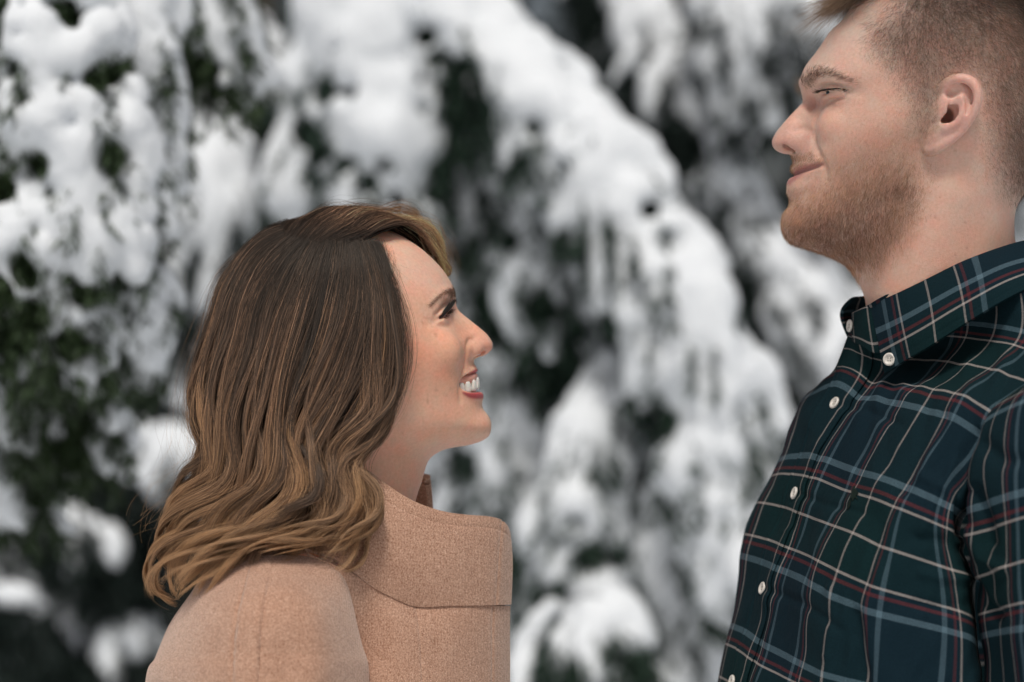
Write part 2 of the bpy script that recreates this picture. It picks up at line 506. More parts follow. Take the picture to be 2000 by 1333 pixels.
def woman_head():
    f = head_field(W_SIL, W_MARK, (425, 415), (985, 1100), 0.09, 0.00125)
    st, lump = f.st, f.lump
    global W_FIELD
    W_FIELD = Field.__new__(Field); W_FIELD.__dict__.update(f.__dict__); W_FIELD.v = f.v.copy()
    # smiling eye: ball under the lids, lid folds, lash line, pads below
    lump((856, 610, -8.5), (11, 11, 11), 6)
    st('add', [(879, 594, -1.6), (872, 600, -1.2), (862, 609, -1.2), (850, 622, -2.2)], [2.4, 3, 3, 2.4], 3)
    st('add', [(880, 621, -2.0), (872, 626, -1.6), (862, 629, -1.6), (850, 629, -2.2)], [2.2, 3, 3, 2.2], 3)
    st('cut', [(884, 604, 1.0), (875, 611, 0.9), (865, 617, 0.9), (853, 625, 1.0)], [1.3, 1.4, 1.4, 1.3], 1.8)
    st('cut', [(881, 592, 1.1), (870, 594, 1.0), (858, 603, 1.0), (848, 617, 1.1)], [1.3, 1.5, 1.5, 1.3], 3)
    st('cut', [(878, 636, 1.2), (868, 639, 1.0), (856, 636, 1.2)], [1.4, 1.5, 1.4], 3)
    st('add', [(884, 573, -3.6), (872, 573, -3.4), (856, 583, -3.6), (842, 596, -4)], [3.5, 4.2, 4.2, 3.5], 5)
    for a, b in (((851, 626), (828, 624)), ((849, 628), (829, 634)), ((848, 630), (832, 641))):        # laughter lines
        st('cut', [(*a, 0.9), ((a[0] + b[0]) / 2, (a[1] + b[1]) / 2, 1.0), (*b, 1.3)], [1.3, 1.4, 1.3], 2)
    # nose: wing, crease, nostril
    lump((927, 683.5, -3.1), (8.8, 5.4, 6.8), 3.5)
    st('cut', [(927, 661, 0.8), (918, 665, 0.1), (912.5, 677, -0.3), (912.5, 694, -0.1)], [1, 1.8, 2.1, 1.5], 2.6)
    lump((935, 693, -0.9), (5.6, 4.2, 2.4), 1.6, 'cut', R=[[0.93, 0.1, 0.35], [-0.1, 1, 0], [-0.35, 0, 0.93]])
    # round cheek and the fold from nose to mouth corner
    lump((879, 682, -10.2), (16, 13.2, 15), 7)
    st('cut', [(912, 690, 0.5), (909, 712, 0.2), (904, 733, 0.0), (899, 757, 0.1), (900, 785, 0.6)], [1, 1.5, 1.8, 1.5, 0.9], 4)
    # open smiling mouth
    def up(px, py, d): return unproj(px, py, -d / 1000.0)
    def arc(pts, rad, k, mode):
        q = [up(*p) for p in pts]
        q = [p * np.array([1, -1, 1]) for p in q[:0:-1]] + q
        r = list(rad[:0:-1]) + list(rad)
        f.tube(q, np.asarray(r) / 1000, k / 1000, mode)
    arc([(927.0, 724.5, 0), (925.5, 725.5, 6), (919, 729.5, 15), (911, 734.5, 22), (904, 740, 28)], [2.0, 2.2, 2.1, 1.8, 1.1], 3, 'add')
    arc([(932.5, 774, 0), (931, 773.5, 6), (924, 771.5, 15), (914, 768, 22), (905, 761, 28)], [4.2, 4.3, 4.1, 3.2, 1.4], 4, 'add')
    arc([(936, 747.5, 0), (934, 747.5, 6), (926, 748.3, 15), (915, 749.3, 23), (907, 750.5, 29)], [7.4, 7.6, 7.8, 7.0, 4.4], 1.4, 'cut')
    arc([(934, 743, 0), (931, 743.5, 9), (923, 744.5, 19), (913, 746, 27), (905, 749, 32)], [5, 5, 5, 4.8, 3.4], 1.2, 'cut')
    arc([(920, 748.5, 0), (917, 748.5, 6), (910, 749.5, 14), (903, 750.5, 20)], [8.5, 8.5, 8, 6], 1.4, 'cut')
    # neck: muscle from behind the ear to the collar bone
    st('add', [(650, 850, -11), (715, 935, -10.5), (775, 1030, -11)], [12, 13, 12], 18)
    V, F = f.mesh()
    V = relax(V, F, 1)
    return V, F

M_SIL = [(1649,34,60),(1622,61,58),(1605,86,55),(1594,102,54),(1582,117,50),(1573,130,45),(1567,143.5,36),(1563.5,157,26),(1563,167.5,18),(1564,178,12),(1567,190,9),(1567.5,198,8),(1559.5,209.5,7.5),
 (1547.5,221.5,7.5),(1532.5,238,7.5),(1517.5,256,8),(1510,269.5,9),(1507.5,280,9.5),(1511,289,9),(1519,296.5,8),(1530,300.5,7.5),(1540,302.5,8),(1547,306,11),
 (1549,314,13),(1547.5,324,14),(1548.5,333,14),(1552.5,342.5,13),(1547,349.5,14),(1540.5,358.5,15),(1537,369,16),(1535.5,380,18),(1536,393,20),(1535,403,21),
 (1531,415,22),(1527,433,23),(1527,447,23),(1532,460,23),(1542,472,22),(1554,479,22),(1570,484.5,23),(1590,490,26),(1625,503,30),(1650,516,32),(1666,533,34),(1679,556,36),(1690,581,38),(1702,620,40),(1712,680,40),
 (1760,720,40),(1880,725,40),(1985,700,40),(2000,620,45),(1992,540,52),(1982,480,55),(1979,440,55),(1984,405,55),(2003,372,58),(2030,325,62),(2050,265,66),(2060,190,70),(2056,110,72),(2036,30,72),(1995,-40,75),(1930,-90,78),(1850,-110,80),
 (1770,-98,78),(1710,-60,72),(1675,-10,65)]
M_MARK = [(1665,60,45),(1710,60,59),(1770,60,69),(1850,60,76),(1930,60,76),(2000,60,62),(1720,0,45),(1790,-10,62),(1870,-10,68),(1950,0,64),(1800,-60,45),(1880,-60,48),
 (1625,112,42),(1665,115,57),(1720,120,66),(1790,120,72),(1870,120,78),(1950,120,77),(2020,140,56),
 (1573,152,20),(1586,152,34),(1606,153,45),(1630,158,53),(1660,160,59),
 (1576,190,11),(1586,192,14.5),(1597,194,18),(1606,192,25),(1615,188,32),(1635,184,42),(1660,180,52),(1690,180,59),(1730,180,65),(1790,185,71),(1860,200,76),(1940,200,76),(2010,220,58),
 (1562,215,8.5),(1575,216,12.5),(1590,217,16),(1601,218,23),(1610,218,34),(1628,216,46),(1660,215,55),(1700,215,62),(1760,215,68),
 (1540,241,8.5),(1555,241,11),(1572,242,14),(1583,243,17.5),(1592,243,31),(1605,242,42),(1635,240,52),(1680,240,60),(1740,240,66),(1800,245,70),
 (1530,272,12),(1548,272,14.5),(1568,272,17),(1583,272,19),(1592,272,33),(1606,270,43),(1640,270,53),(1700,270,61),(1770,270,66.5),(1860,290,72),(1940,290,70),(2000,290,55),
 (1555,306,14),(1567,306,21),(1580,304,27),(1594,302,37),(1612,300,45),(1650,300,53),(1710,300,60),(1780,300,64.5),
 (1560,325,17),(1572,325,24),(1588,325,31),(1606,323,38.5),(1640,325,49.5),(1700,325,57),(1770,330,62),
 (1552,359,18),(1567,356,26),(1587,352,33.5),(1612,350,41),(1650,350,49.5),(1710,350,56),(1770,350,60),(1850,370,62),(1930,370,58),(1975,370,40),
 (1547,393,19),(1565,395,27.5),(1592,395,36.5),(1632,395,45),(1690,395,52),(1750,395,57),
 (1540,440,19),(1562,440,28),(1600,440,37.5),(1650,440,45.5),(1710,438,51.5),(1765,425,56),
 (1565,474,15),(1602,480,25),(1650,484,37),(1702,478,45),(1752,462,51),
 (1655,508,16),(1690,512,32),(1740,505,44),(1800,480,53),(1860,450,59),(1920,430,55),(1960,430,36),
 (1705,570,22),(1740,560,40),(1800,550,53),(1860,530,59),(1930,510,54),(1965,510,33),
 (1730,650,34),(1800,650,58),(1880,640,64),(1950,630,52)]

def man_head():
    f = head_field(M_SIL, M_MARK, (1490, -130), (2080, 690), 0.105, 0.0013)
    st, lump = f.st, f.lump
    lump((1636, 183, -9.0), (12, 12, 12), 6)
    st('add', [(1574, 156, -3.5), (1588, 149, -3.8), (1612, 150, -4.2), (1645, 160, -5)], [4, 5.5, 6, 5.5], 7)                 # brow
    st('add', [(1605, 175, -1.4), (1613, 171.5, -1.3), (1631, 170.5, -1.4), (1656, 173, -2.4)], [2.4, 3.4, 3.6, 3], 2.5)            # upper lid
    st('add', [(1607, 196, -1.3), (1614, 191, -1.1), (1629, 186, -1.2), (1652, 181, -2.2)], [2.6, 3.8, 3.8, 2.4], 2.5)           # pad under the eye
    st('cut', [(1601, 184, 0.6), (1609, 181.5, 0.5), (1628, 178.5, 0.5), (1657, 175.5, 0.6)], [1.5, 1.8, 1.3, 0.9], 1.0)
    st('cut', [(1606, 169, 1.1), (1622, 163.5, 1.0), (1654, 169, 1.1)], [1.4, 1.5, 1.4], 2.5)
    st('cut', [(1603, 214, 0.6), (1612, 204, 0.3), (1630, 195, 0.4), (1650, 191, 0.8)], [1, 1.5, 1.3, 0.8], 3)
    for a, b in (((1657, 175), (1685, 168)), ((1657, 177), (1690, 177)), ((1655, 181), (1688, 187))):
        st('cut', [(*a, 0.9), ((a[0] + b[0]) / 2, (a[1] + b[1]) / 2, 1.0), (*b, 1.4)], [1.4, 1.5, 1.4], 2.5)
    lump((1585, 203, 0.5), (4.5, 4, 5), 5, 'cut')                                                                               # hollow beside the bridge
    lump((1560, 276, -4.6), (12, 6.6, 8.6), 5)
    st('cut', [(1552, 256, 1.0), (1568, 251, 0.6), (1582, 257, 0.3), (1588, 275, 0.3), (1585, 290, 0.5)], [1, 1.8, 2, 2, 1.2], 3.5)
    lump((1547, 291, -1.5), (8.2, 4.4, 3.4), 2.4, 'cut', R=[[0.93, -0.1, -0.35], [0.1, 1, 0], [0.35, 0, 0.93]])
    lump((1619, 242, -10.6), (15, 13.5, 15), 6)
    lump((1613, 226, -9.2), (9, 10, 10), 5)
    st('cut', [(1596, 226, 0.6), (1589, 246, 0.0), (1589, 268, -0.2), (1594, 290, -0.2), (1603, 310, 0.0), (1611, 328, 0.3), (1616, 352, 0.8)], [1, 1.8, 2.1, 2.1, 2, 1.6, 0.9], 4)
    # mouth: full lower lip, line rising to the corner
    def arc(pts, rad, k, mode):
        q = [f.surf(*p) for p in pts]; q[0][1] = 0
        q = [p * np.array([1, -1, 1]) for p in q[:0:-1]] + q
        f.tube(q, np.asarray(list(rad[:0:-1]) + list(rad)) / 1000, k / 1000, mode)
    arc([(1549, 335, -2.2), (1555, 333, -2.2), (1566, 329, -2.2), (1582, 323.5, -2.2), (1602, 317, -2)], [3, 3.2, 3.2, 2.8, 1.4], 4, 'add')
    arc([(1544, 354, -2.6), (1552, 351, -2.6), (1564, 346, -2.6), (1581, 338, -2.5), (1602, 327.5, -2)], [4, 4.2, 4.2, 3.4, 1.4], 4, 'add')
    arc([(1548, 343, 0.3), (1554, 340.5, 0.3), (1566, 335.5, 0.2), (1583, 329, 0.1), (1605, 321.5, 0)], [1.1, 1.3, 1.6, 1.9, 1.9], 1.8, 'cut')
    st('cut', [(1536, 396, 4.5), (1556, 388, 4.5), (1580, 374, 4)], [5, 5, 4], 6)
    # neck muscle
    st('add', [(1850, 390, -15), (1800, 500, -13.5), (1735, 615, -14)], [15, 16, 15], 22)
    # ---- ear
    def ear(s):
        def E(px, py, d): return unproj(px, py, -d / 1000.0) * np.array([1, s, 1])
        f.tube([E(1846, 240, 68), E(1858, 215, 72), E(1872, 190, 74)], [0.010, 0.014, 0.013], 0.006)                     # plate
        f.tube([E(1818, 285, 68), E(1832, 270, 72), E(1850, 250, 75)], [0.0055, 0.007, 0.008], 0.004)                    # lobe and tail
        f.tube([E(1838, 190, 71), E(1836, 178, 75), E(1846, 165, 80), E(1862, 155, 84), E(1882, 153.5, 87), E(1900, 163, 89), E(1908.5, 183, 90), E(1905, 208, 89),
                E(1893, 235, 86), E(1875, 258, 82), E(1850, 277, 78), E(1828, 290, 74), E(1814, 294, 70)],
               [0.003, 0.0036, 0.0037, 0.0038, 0.0038, 0.004, 0.004, 0.0038, 0.0035, 0.0035, 0.0042, 0.0048, 0.0042], 0.0022)   # helix
        f.tube([E(1876, 188, 86), E(1885, 205, 86), E(1879, 226, 85), E(1866, 241, 83), E(1848, 250, 80), E(1838, 251, 78)],
               [0.0025, 0.0042, 0.0048, 0.0045, 0.004, 0.003], 0.003)                                                    # antihelix
        f.tube([E(1852, 194, 76), E(1866, 188, 82), E(1880, 192, 86)], [0.002, 0.0028, 0.003], 0.003)
        f.ball(E(1836, 222, 74), (0.0058, 0.005, 0.0075), 0.004)                                                         # tragus
        f.ball(E(1826, 250, 68), (0.009, 0.006, 0.014), 0.008)
        f.tube([E(1858, 176, 86), E(1874, 172, 88), E(1889, 182, 89), E(1893, 202, 89), E(1887, 222, 88)], [0.0022, 0.0036, 0.0036, 0.003, 0.0012], 0.002, 'cut')  # groove inside helix
        f.tube([E(1856, 184, 82), E(1868, 178, 86)], [0.0038, 0.004], 0.002, 'cut')
        f.tube([E(1853, 206, 80), E(1863, 216, 82), E(1860, 230, 81), E(1848, 236, 79)], [0.0034, 0.0052, 0.0052, 0.0036], 0.002, 'cut')
        f.tube([E(1850, 224, 76), E(1846, 238, 77), E(1834, 248, 76)], [0.004, 0.003, 0.0016], 0.0015, 'cut')
        f.ball(E(1848, 228, 70), (0.005, 0.012, 0.006), 0.003, 'cut')
    ear(1); ear(-1)
    V, F = f.mesh()
    V = relax(V, F, 1)
    return V, F
# ------------------------------------------------------------------ materials of the people
def skin_mat(name, rough=0.48, pores=0.35):
    M = Mat(name)
    a = M.attr('skin_colour').outputs['Color']
    P = M.coord('Object')
    n1 = M.noise(420, 3, 0.6, P).outputs['Fac']
    n2 = M.noise(60, 3, 0.6, P).outputs['Fac']
    c = M.mix('MULTIPLY', 1.0, a, M.ramp(n1, [(0.3, (0.93, 0.9, 0.89)), (0.7, (1.05, 1.06, 1.06))]))
    c = M.mix('MULTIPLY', 1.0, c, M.ramp(n2, [(0.3, (1.05, 0.93, 0.91)), (0.7, (0.97, 1.05, 1.06))]))
    M.l(c, M.b.inputs['Base Color'])
    M.set(Roughness=rough, Subsurface_Weight=0.8, Subsurface_Scale=0.0045, Specular_IOR_Level=0.42)
    M.b.inputs['Subsurface Radius'].default_value = (1.0, 0.42, 0.26)
    v = M.n('ShaderNodeTexVoronoi'); v.inputs['Scale'].default_value = 900
    M.l(P, v.inputs['Vector'])
    fine = M.noise(1500, 2, 0.5, P).outputs['Fac']
    b1 = M.bump(v.outputs['Distance'], pores, 0.0006)
    b2 = M.bump(M.math('ADD', fine, n1), pores * 0.6, 0.0005, b1)
    M.l(b2, M.b.inputs['Normal'])
    return M.m

def hair_mat(name, rough=0.32, gloss=0.10, gain=1.0):
    """strand shader: coloured diffuse, a tinted highlight along the fibre and a little light passing through"""
    M = Mat(name)
    M.t.nodes.remove(M.b)
    c = M.attr('hair_colour').outputs['Color']
    d = M.n('ShaderNodeBsdfDiffuse'); M.l(c, d.inputs['Color'])
    r = M.n('ShaderNodeBsdfHair', component='Reflection')
    r.inputs['RoughnessU'].default_value = rough; r.inputs['RoughnessV'].default_value = 0.6; r.inputs['Offset'].default_value = math.radians(-4)
    M.l(M.mix('MIX', 0.55, c, (0.75, 0.68, 0.6)), r.inputs['Color'])
    t = M.n('ShaderNodeBsdfTranslucent'); M.l(c, t.inputs['Color'])
    m1 = M.n('ShaderNodeMixShader'); m1.inputs[0].default_value = 0.25
    M.l(d.outputs[0], m1.inputs[1]); M.l(t.outputs[0], m1.inputs[2])
    m2 = M.n('ShaderNodeMixShader'); m2.inputs[0].default_value = gloss
    M.l(m1.outputs[0], m2.inputs[1]); M.l(r.outputs[0], m2.inputs[2])
    M.l(m2.outputs[0], M.out.inputs[0])
    return M.m

def plain_mat(name, col, rough=0.5, spec=0.5, sss=0.0):
    M = Mat(name).set(Base_Color=(*col, 1), Roughness=rough, Specular_IOR_Level=spec)
    if sss:
        M.set(Subsurface_Weight=sss, Subsurface_Scale=0.002)
    P = M.coord('Object')
    c = M.mix('MULTIPLY', 1.0, col, M.ramp(M.noise(350, 3, 0.6, P).outputs['Fac'], [(0.3, (0.88, 0.88, 0.88)), (0.7, (1.08, 1.08, 1.08))]))
    M.l(c, M.b.inputs['Base Color'])
    return M.m

def wool_mat():
    M = Mat('camel_wool')
    P = M.coord('Object')
    mp = M.n('ShaderNodeMapping'); M.l(P, mp.inputs['Vector']); mp.inputs['Scale'].default_value = (1, 0.7, 0.7)
    fibre = M.noise(1100, 4, 0.7, mp.outputs[0]).outputs['Fac']
    patch = M.noise(38, 4, 0.6, P).outputs['Fac']
    w1 = M.n('ShaderNodeTexWave', wave_type='BANDS', bands_direction='Z'); w1.inputs['Scale'].default_value = 300; w1.inputs['Distortion'].default_value = 5; w1.inputs['Detail'].default_value = 2; w1.inputs['Detail Scale'].default_value = 3
    w2 = M.n('ShaderNodeTexWave', wave_type='BANDS', bands_direction='X'); w2.inputs['Scale'].default_value = 280; w2.inputs['Distortion'].default_value = 5; w2.inputs['Detail'].default_value = 2; w2.inputs['Detail Scale'].default_value = 3
    M.l(P, w1.inputs['Vector']); M.l(P, w2.inputs['Vector'])
    weave = M.math('MULTIPLY', w1.outputs['Fac'], w2.outputs['Fac'])
    f = M.math('ADD', M.math('MULTIPLY', fibre, 0.75), M.math('MULTIPLY', weave, 0.3))
    c = M.ramp(f, [(0.30, (0.22, 0.095, 0.052)), (0.46, (0.53, 0.305, 0.205)), (0.58, (0.65, 0.41, 0.295)), (0.76, (0.84, 0.64, 0.51))])
    c = M.mix('MULTIPLY', 1.0, c, M.ramp(patch, [(0.3, (0.93, 0.9, 0.88)), (0.7, (1.05, 1.05, 1.05))]))
    M.l(c, M.b.inputs['Base Color'])
    M.set(Roughness=0.95, Specular_IOR_Level=0.15, Sheen_Weight=0.55, Sheen_Roughness=0.5)
    M.b.inputs['Sheen Tint'].default_value = (1, 0.9, 0.82, 1)
    b1 = M.bump(f, 0.5, 0.0014)
    M.l(M.bump(patch, 0.25, 0.004, b1), M.b.inputs['Normal'])
    return M.m

def plaid_mat():
    """tartan woven along the cloth's own UV (in metres)"""
    M = Mat('plaid_cotton')
    uv = M.n('ShaderNodeUVMap', uv_map='cloth').outputs[0]
    wob = M.noise(14, 2, 0.5, uv)
    sep = M.n('ShaderNodeSeparateXYZ'); M.l(uv, sep.inputs[0])
    def axis(sock):
        t = M.math('FRACT', M.math('DIVIDE', sock, 0.14))
        t = M.math('FRACT', M.math('ADD', t, 0.03))
        k = 14.0
        def band(c, w):
            c = c / k + 0.03
            return M.math('LESS_THAN', M.math('ABSOLUTE', M.math('SUBTRACT', t, c)), w / k / 2)
        blue = M.math('MAXIMUM', band(0, 0.47), band(8.67, 0.47))
        red = M.math('MAXIMUM', band(0.98, 0.26), band(7.55, 0.26))
        white = M.math('MAXIMUM', M.math('MAXIMUM', band(1.52, 0.18), band(7.0, 0.18)), band(4.3, 0.19))
        green = M.math('MULTIPLY', M.math('GREATER_THAN', t, 1.7 / k + 0.03), M.math('LESS_THAN', t, 6.85 / k + 0.03))
        c = M.mix('MIX', green, (0.0055, 0.0165, 0.0245), (0.0045, 0.0185, 0.0205))
        c = M.mix('MIX', blue, c, (0.085, 0.135, 0.165))
        c = M.mix('MIX', red, c, (0.10, 0.024, 0.028))
        c = M.mix('MIX', white, c, (0.36, 0.32, 0.295))
        return c
    cu, cvv = axis(sep.outputs[0]), axis(sep.outputs[1])
    # twill: warp and weft take turns on top
    tw = M.math('FRACT', M.math('MULTIPLY', M.math('ADD', sep.outputs[0], sep.outputs[1]), 900.0))
    twm = M.math('LESS_THAN', tw, 0.5)
    c = M.mix('MIX', M.math('ADD', M.math('MULTIPLY', twm, 0.3), 0.43), cu, cvv)
    th = M.noise(1, 3, 0.6)
    mp = M.n('ShaderNodeMapping'); M.l(uv, mp.inputs['Vector']); mp.inputs['Scale'].default_value = (900, 900, 1)
    M.l(mp.outputs[0], th.inputs['Vector'])
    c = M.mix('MULTIPLY', 1.0, c, M.ramp(th.outputs['Fac'], [(0.3, (0.72, 0.72, 0.72)), (0.7, (1.25, 1.25, 1.25))]))
    M.l(c, M.b.inputs['Base Color'])
    M.set(Roughness=0.9, Specular_IOR_Level=0.08)
    b1 = M.bump(M.math('ADD', tw, th.outputs['Fac']), 0.35, 0.0004)
    big = M.noise(55, 3, 0.55, uv).outputs['Fac']
    M.l(M.bump(big, 0.35, 0.004, b1), M.b.inputs['Normal'])
    return M.m

# ------------------------------------------------------------------ lofted cloth
def net_eval(net, cu, cv):
    """bicubic surface through a control net (rows, cols, k); cu, cv in index units"""
    net = np.asarray(net, float)
    r, c, k = net.shape
    A = spline1(np.arange(c), np.swapaxes(net, 0, 1), cu)          # (nu, rows, k)
    return spline1(np.arange(r), np.swapaxes(A, 0, 1), cv)          # (nv, nu, k)

def grid_faces(nv, nu):
    i = np.arange((nv - 1) * (nu - 1)); a = (i // (nu - 1)) * nu + i % (nu - 1)
    return np.stack([a, a + 1, a + nu + 1, a + nu], 1)

def px_net(rows):
    """rows of (px, py, y metres [, u, v]) to world points plus the rest"""
    a = np.asarray(rows, float)
    w = unproj(a[..., 0], a[..., 1], a[..., 2])
    return np.concatenate([w, a[..., 3:]], -1)

def sheet(name, S, mat, parent, uv=None, thick=0.0, offset=-1.0, bevel=0.0):
    nv, nu = S.shape[:2]
    V = S[..., :3].reshape(-1, 3); F = grid_faces(nv, nu)
    o = mesh_obj(name, V, F, mat, parent)
    if uv is not None:
        l = o.data.uv_layers.new(name='cloth')
        l.data.foreach_set('uv', uv.reshape(-1, 2)[F.ravel()].astype(np.float32).ravel())
    if thick:
        m = o.modifiers.new('thickness', 'SOLIDIFY'); m.thickness = thick; m.offset = offset
        if bevel:
            b = o.modifiers.new('soft_edge', 'BEVEL'); b.width = bevel; b.segments = 3; b.limit_method = 'ANGLE'; b.angle_limit = math.radians(60)
    return o

def tube_mesh(name, pts, rad, mat, parent, n=None, sides=8):
    pts = np.asarray(pts, float)
    rad = np.broadcast_to(np.asarray(rad, float), (len(pts),))
    n = n or len(pts) * 6
    c = catmull(np.hstack([pts, rad[:, None]]), n)
    t = np.gradient(c[:, :3], axis=0); t /= np.linalg.norm(t, axis=1, keepdims=True)
    ref = np.array([0.0, 1.0, 0.13]); a = np.cross(t, ref); a /= np.linalg.norm(a, axis=1, keepdims=True); b = np.cross(t, a)
    th = np.linspace(0, 2 * np.pi, sides, endpoint=False)
    P = c[:, None, :3] + c[:, None, 3:4] * (a[:, None] * np.cos(th)[None, :, None] + b[:, None] * np.sin(th)[None, :, None])
    V = P.reshape(-1, 3)
    F = []
    for i in range(n - 1):
        for j in range(sides):
            F.append((i * sides + j, i * sides + (j + 1) % sides, (i + 1) * sides + (j + 1) % sides, (i + 1) * sides + j))
    F = np.array(F)[:, ::-1]
    return mesh_obj(name, V, F, mat, parent)
# ------------------------------------------------------------------ the woman
def skin_colours(V, base, zones):
    px, py = topx(V)
    c = np.tile(np.asarray(base, float), (len(V), 1))
    for poly, feather, col, amt in zones:
        m = soft_poly(poly, px, py, feather)[:, None] * amt
        c = c * (1 - m) + np.asarray(col) * m
    return c, px, py

woman = empty('person', unproj(650, 666, 0.0) * np.array([1, 1, 0]), 'woman with long wavy brown hair in a camel wool coat, smiling up at the man', 'person', 'couple facing each other')
woman_skin = skin_mat('woman_skin', 0.5, 0.22)
WV, WF = woman_head()
wc, wpx, wpy = skin_colours(WV, (0.80, 0.485, 0.345), [
    ([(790, 640), (850, 650), (905, 665), (905, 720), (860, 760), (790, 740), (760, 690)], 60, (0.76, 0.385, 0.255), 0.8),   # flushed cheek
    ([(930, 655), (966, 660), (966, 700), (935, 700)], 16, (0.72, 0.38, 0.29), 0.7),
    ([(925, 800), (962, 812), (962, 860), (915, 868), (900, 830)], 30, (0.74, 0.43, 0.315), 0.5),
    ([(780, 490), (860, 510), (885, 560), (840, 580), (780, 560)], 40, (0.78, 0.53, 0.42), 0.6),
    ([(832, 610), (850, 590), (888, 590), (890, 632), (858, 640), (838, 632)], 14, (0.75, 0.48, 0.36), 0.6)])
m = np.clip(vnoise(WV, 300, 2) * vnoise(WV, 210, 12) * 2.6 - 0.55, 0, 1) * soft_poly([(740, 600), (900, 600), (950, 660), (900, 760), (960, 840), (860, 870), (740, 800)], wpx, wpy, 60)
wc = wc * (1 - 0.34 * m[:, None]) + np.array((0.36, 0.15, 0.08)) * 0.34 * m[:, None]                                        # freckles
bm = soft_poly([(840, 597), (850, 586), (862, 574.5), (874, 567), (888, 565), (889, 576), (884, 583), (878, 575), (867, 576), (856, 586), (844, 598)], wpx, wpy, 5)[:, None] * 0.55
wc = wc * (1 - bm) + np.array((0.20, 0.11, 0.07)) * bm
lipm = np.maximum(soft_poly([(906, 739), (915, 731), (923, 724.5), (930, 721), (937, 721), (937, 733), (925, 735), (912, 740)], wpx, wpy, 2.5),
                  soft_poly([(903, 766), (912, 767), (924, 767), (934, 765), (945, 770), (944, 778.5), (932, 780), (916, 777), (906, 771)], wpx, wpy, 2.5))
wc = wc * (1 - lipm[:, None]) + np.array((0.46, 0.10, 0.105)) * lipm[:, None]
gap = soft_poly([(885, 736), (908, 740), (928, 737), (929, 760), (908, 766), (885, 762)], wpx, wpy, 2) * (np.abs(WV[:, 1]) < 0.02)
wc = wc * (1 - gap[:, None]) + np.array((0.10, 0.02, 0.02)) * gap[:, None]
head = mesh_obj('body', WV, WF, woman_skin, woman)
vattr(head.data, 'skin_colour', wc)

# teeth and gums
tooth_mat = plain_mat('tooth_enamel', (0.74, 0.71, 0.65), 0.15, 0.6, 0.3)
gum_mat = plain_mat('gum', (0.70, 0.35, 0.27), 0.25, 0.6, 0.3)
def tooth_bm(w, hgt, dep):
    n, m = 14, 18
    u = np.linspace(-math.pi / 2, math.pi / 2, n); t = np.linspace(-math.pi, math.pi, m, endpoint=False)
    def pw(a, e): return np.sign(a) * np.abs(a) ** e
    e1, e2 = 0.42, 0.55
    x = pw(np.cos(u), e1)[:, None] * pw(np.cos(t), e2)[None] * w / 2
    y = pw(np.cos(u), e1)[:, None] * pw(np.sin(t), e2)[None] * dep / 2
    z = np.broadcast_to(pw(np.sin(u), e1)[:, None], (n, m)) * hgt / 2
    k = 0.80 - 0.2 * z / (hgt / 2)            # narrower at the gum, thin at the cutting edge
    y = y * np.where(z < 0, 0.75 + 0.25 * (z + hgt / 2) / (hgt / 2), 1.0)
    V = np.stack([x * k, y, z], -1).reshape(-1, 3)
    F = [(i * m + j, i * m + (j + 1) % m, (i + 1) * m + (j + 1) % m, (i + 1) * m + j) for i in range(n - 1) for j in range(m)]
    return V, np.array(F)
def tooth(px, top, bot, y, w, ang, tilt=8, dep=0.007):
    a, b = unproj(px, top, y / 1000), unproj(px, bot, y / 1000)
    V, F = tooth_bm(w * 0.93 / 1000, (a - b)[2], dep)
    r = math.radians(tilt)
    V = V @ np.array([[1, 0, 0], [0, math.cos(r), -math.sin(r)], [0, math.sin(r), math.cos(r)]]).T
    t = math.radians(ang)                     # facing direction: 0 looks along +x
    R = np.array([[-math.sin(t), math.cos(t), 0], [math.cos(t), math.sin(t), 0], [0, 0, 1]]).T
    mesh_obj('tooth', V @ R.T + (a + b) / 2, F, tooth_mat, woman)
UP = [(928.5, 737, 761.5, 4.3, 8.6, 12), (922, 742, 765, 12.0, 7.4, 34), (911.5, 745.5, 768, 18.4, 8.0, 58), (900.5, 748, 769, 22.6, 7.2, 70), (887, 750, 769, 25, 7.0, 78)]
LOW = [(923, 762, 778, 3.0, 5.6, 8), (920, 762, 778, 8.6, 5.8, 26), (913, 763, 778, 13.8, 6.4, 50), (904, 764, 779, 17.4, 6.6, 66), (893, 765, 779, 20, 6.6, 74)]
for t in UP + LOW:
    for s in (-1, 1):
        tooth(t[0], t[1], t[2], s * t[3], t[4], s * t[5], 8 if t in UP else -6)
tube_mesh('gum', [unproj(px, py, y / 1000) for px, py, y in [(885, 745, -22.5), (899, 744, -20), (909.5, 742.5, -16), (919, 738.5, -9), (923, 736, 0), (919, 738.5, 9), (909.5, 742.5, 16), (899, 744, 20), (885, 745, 22.5)]],
          [0.0043] * 9, gum_mat, woman, 50, 12)
tube_mesh('gum', [unproj(px, py, y / 1000) for px, py, y in [(885, 780, -18.5), (900, 779, -16), (910, 778, -12), (917, 777, -6), (919, 777, 0), (917, 777, 6), (910, 778, 12), (900, 779, 16), (885, 780, 18.5)]],
          [0.005] * 9, gum_mat, woman, 50, 12)

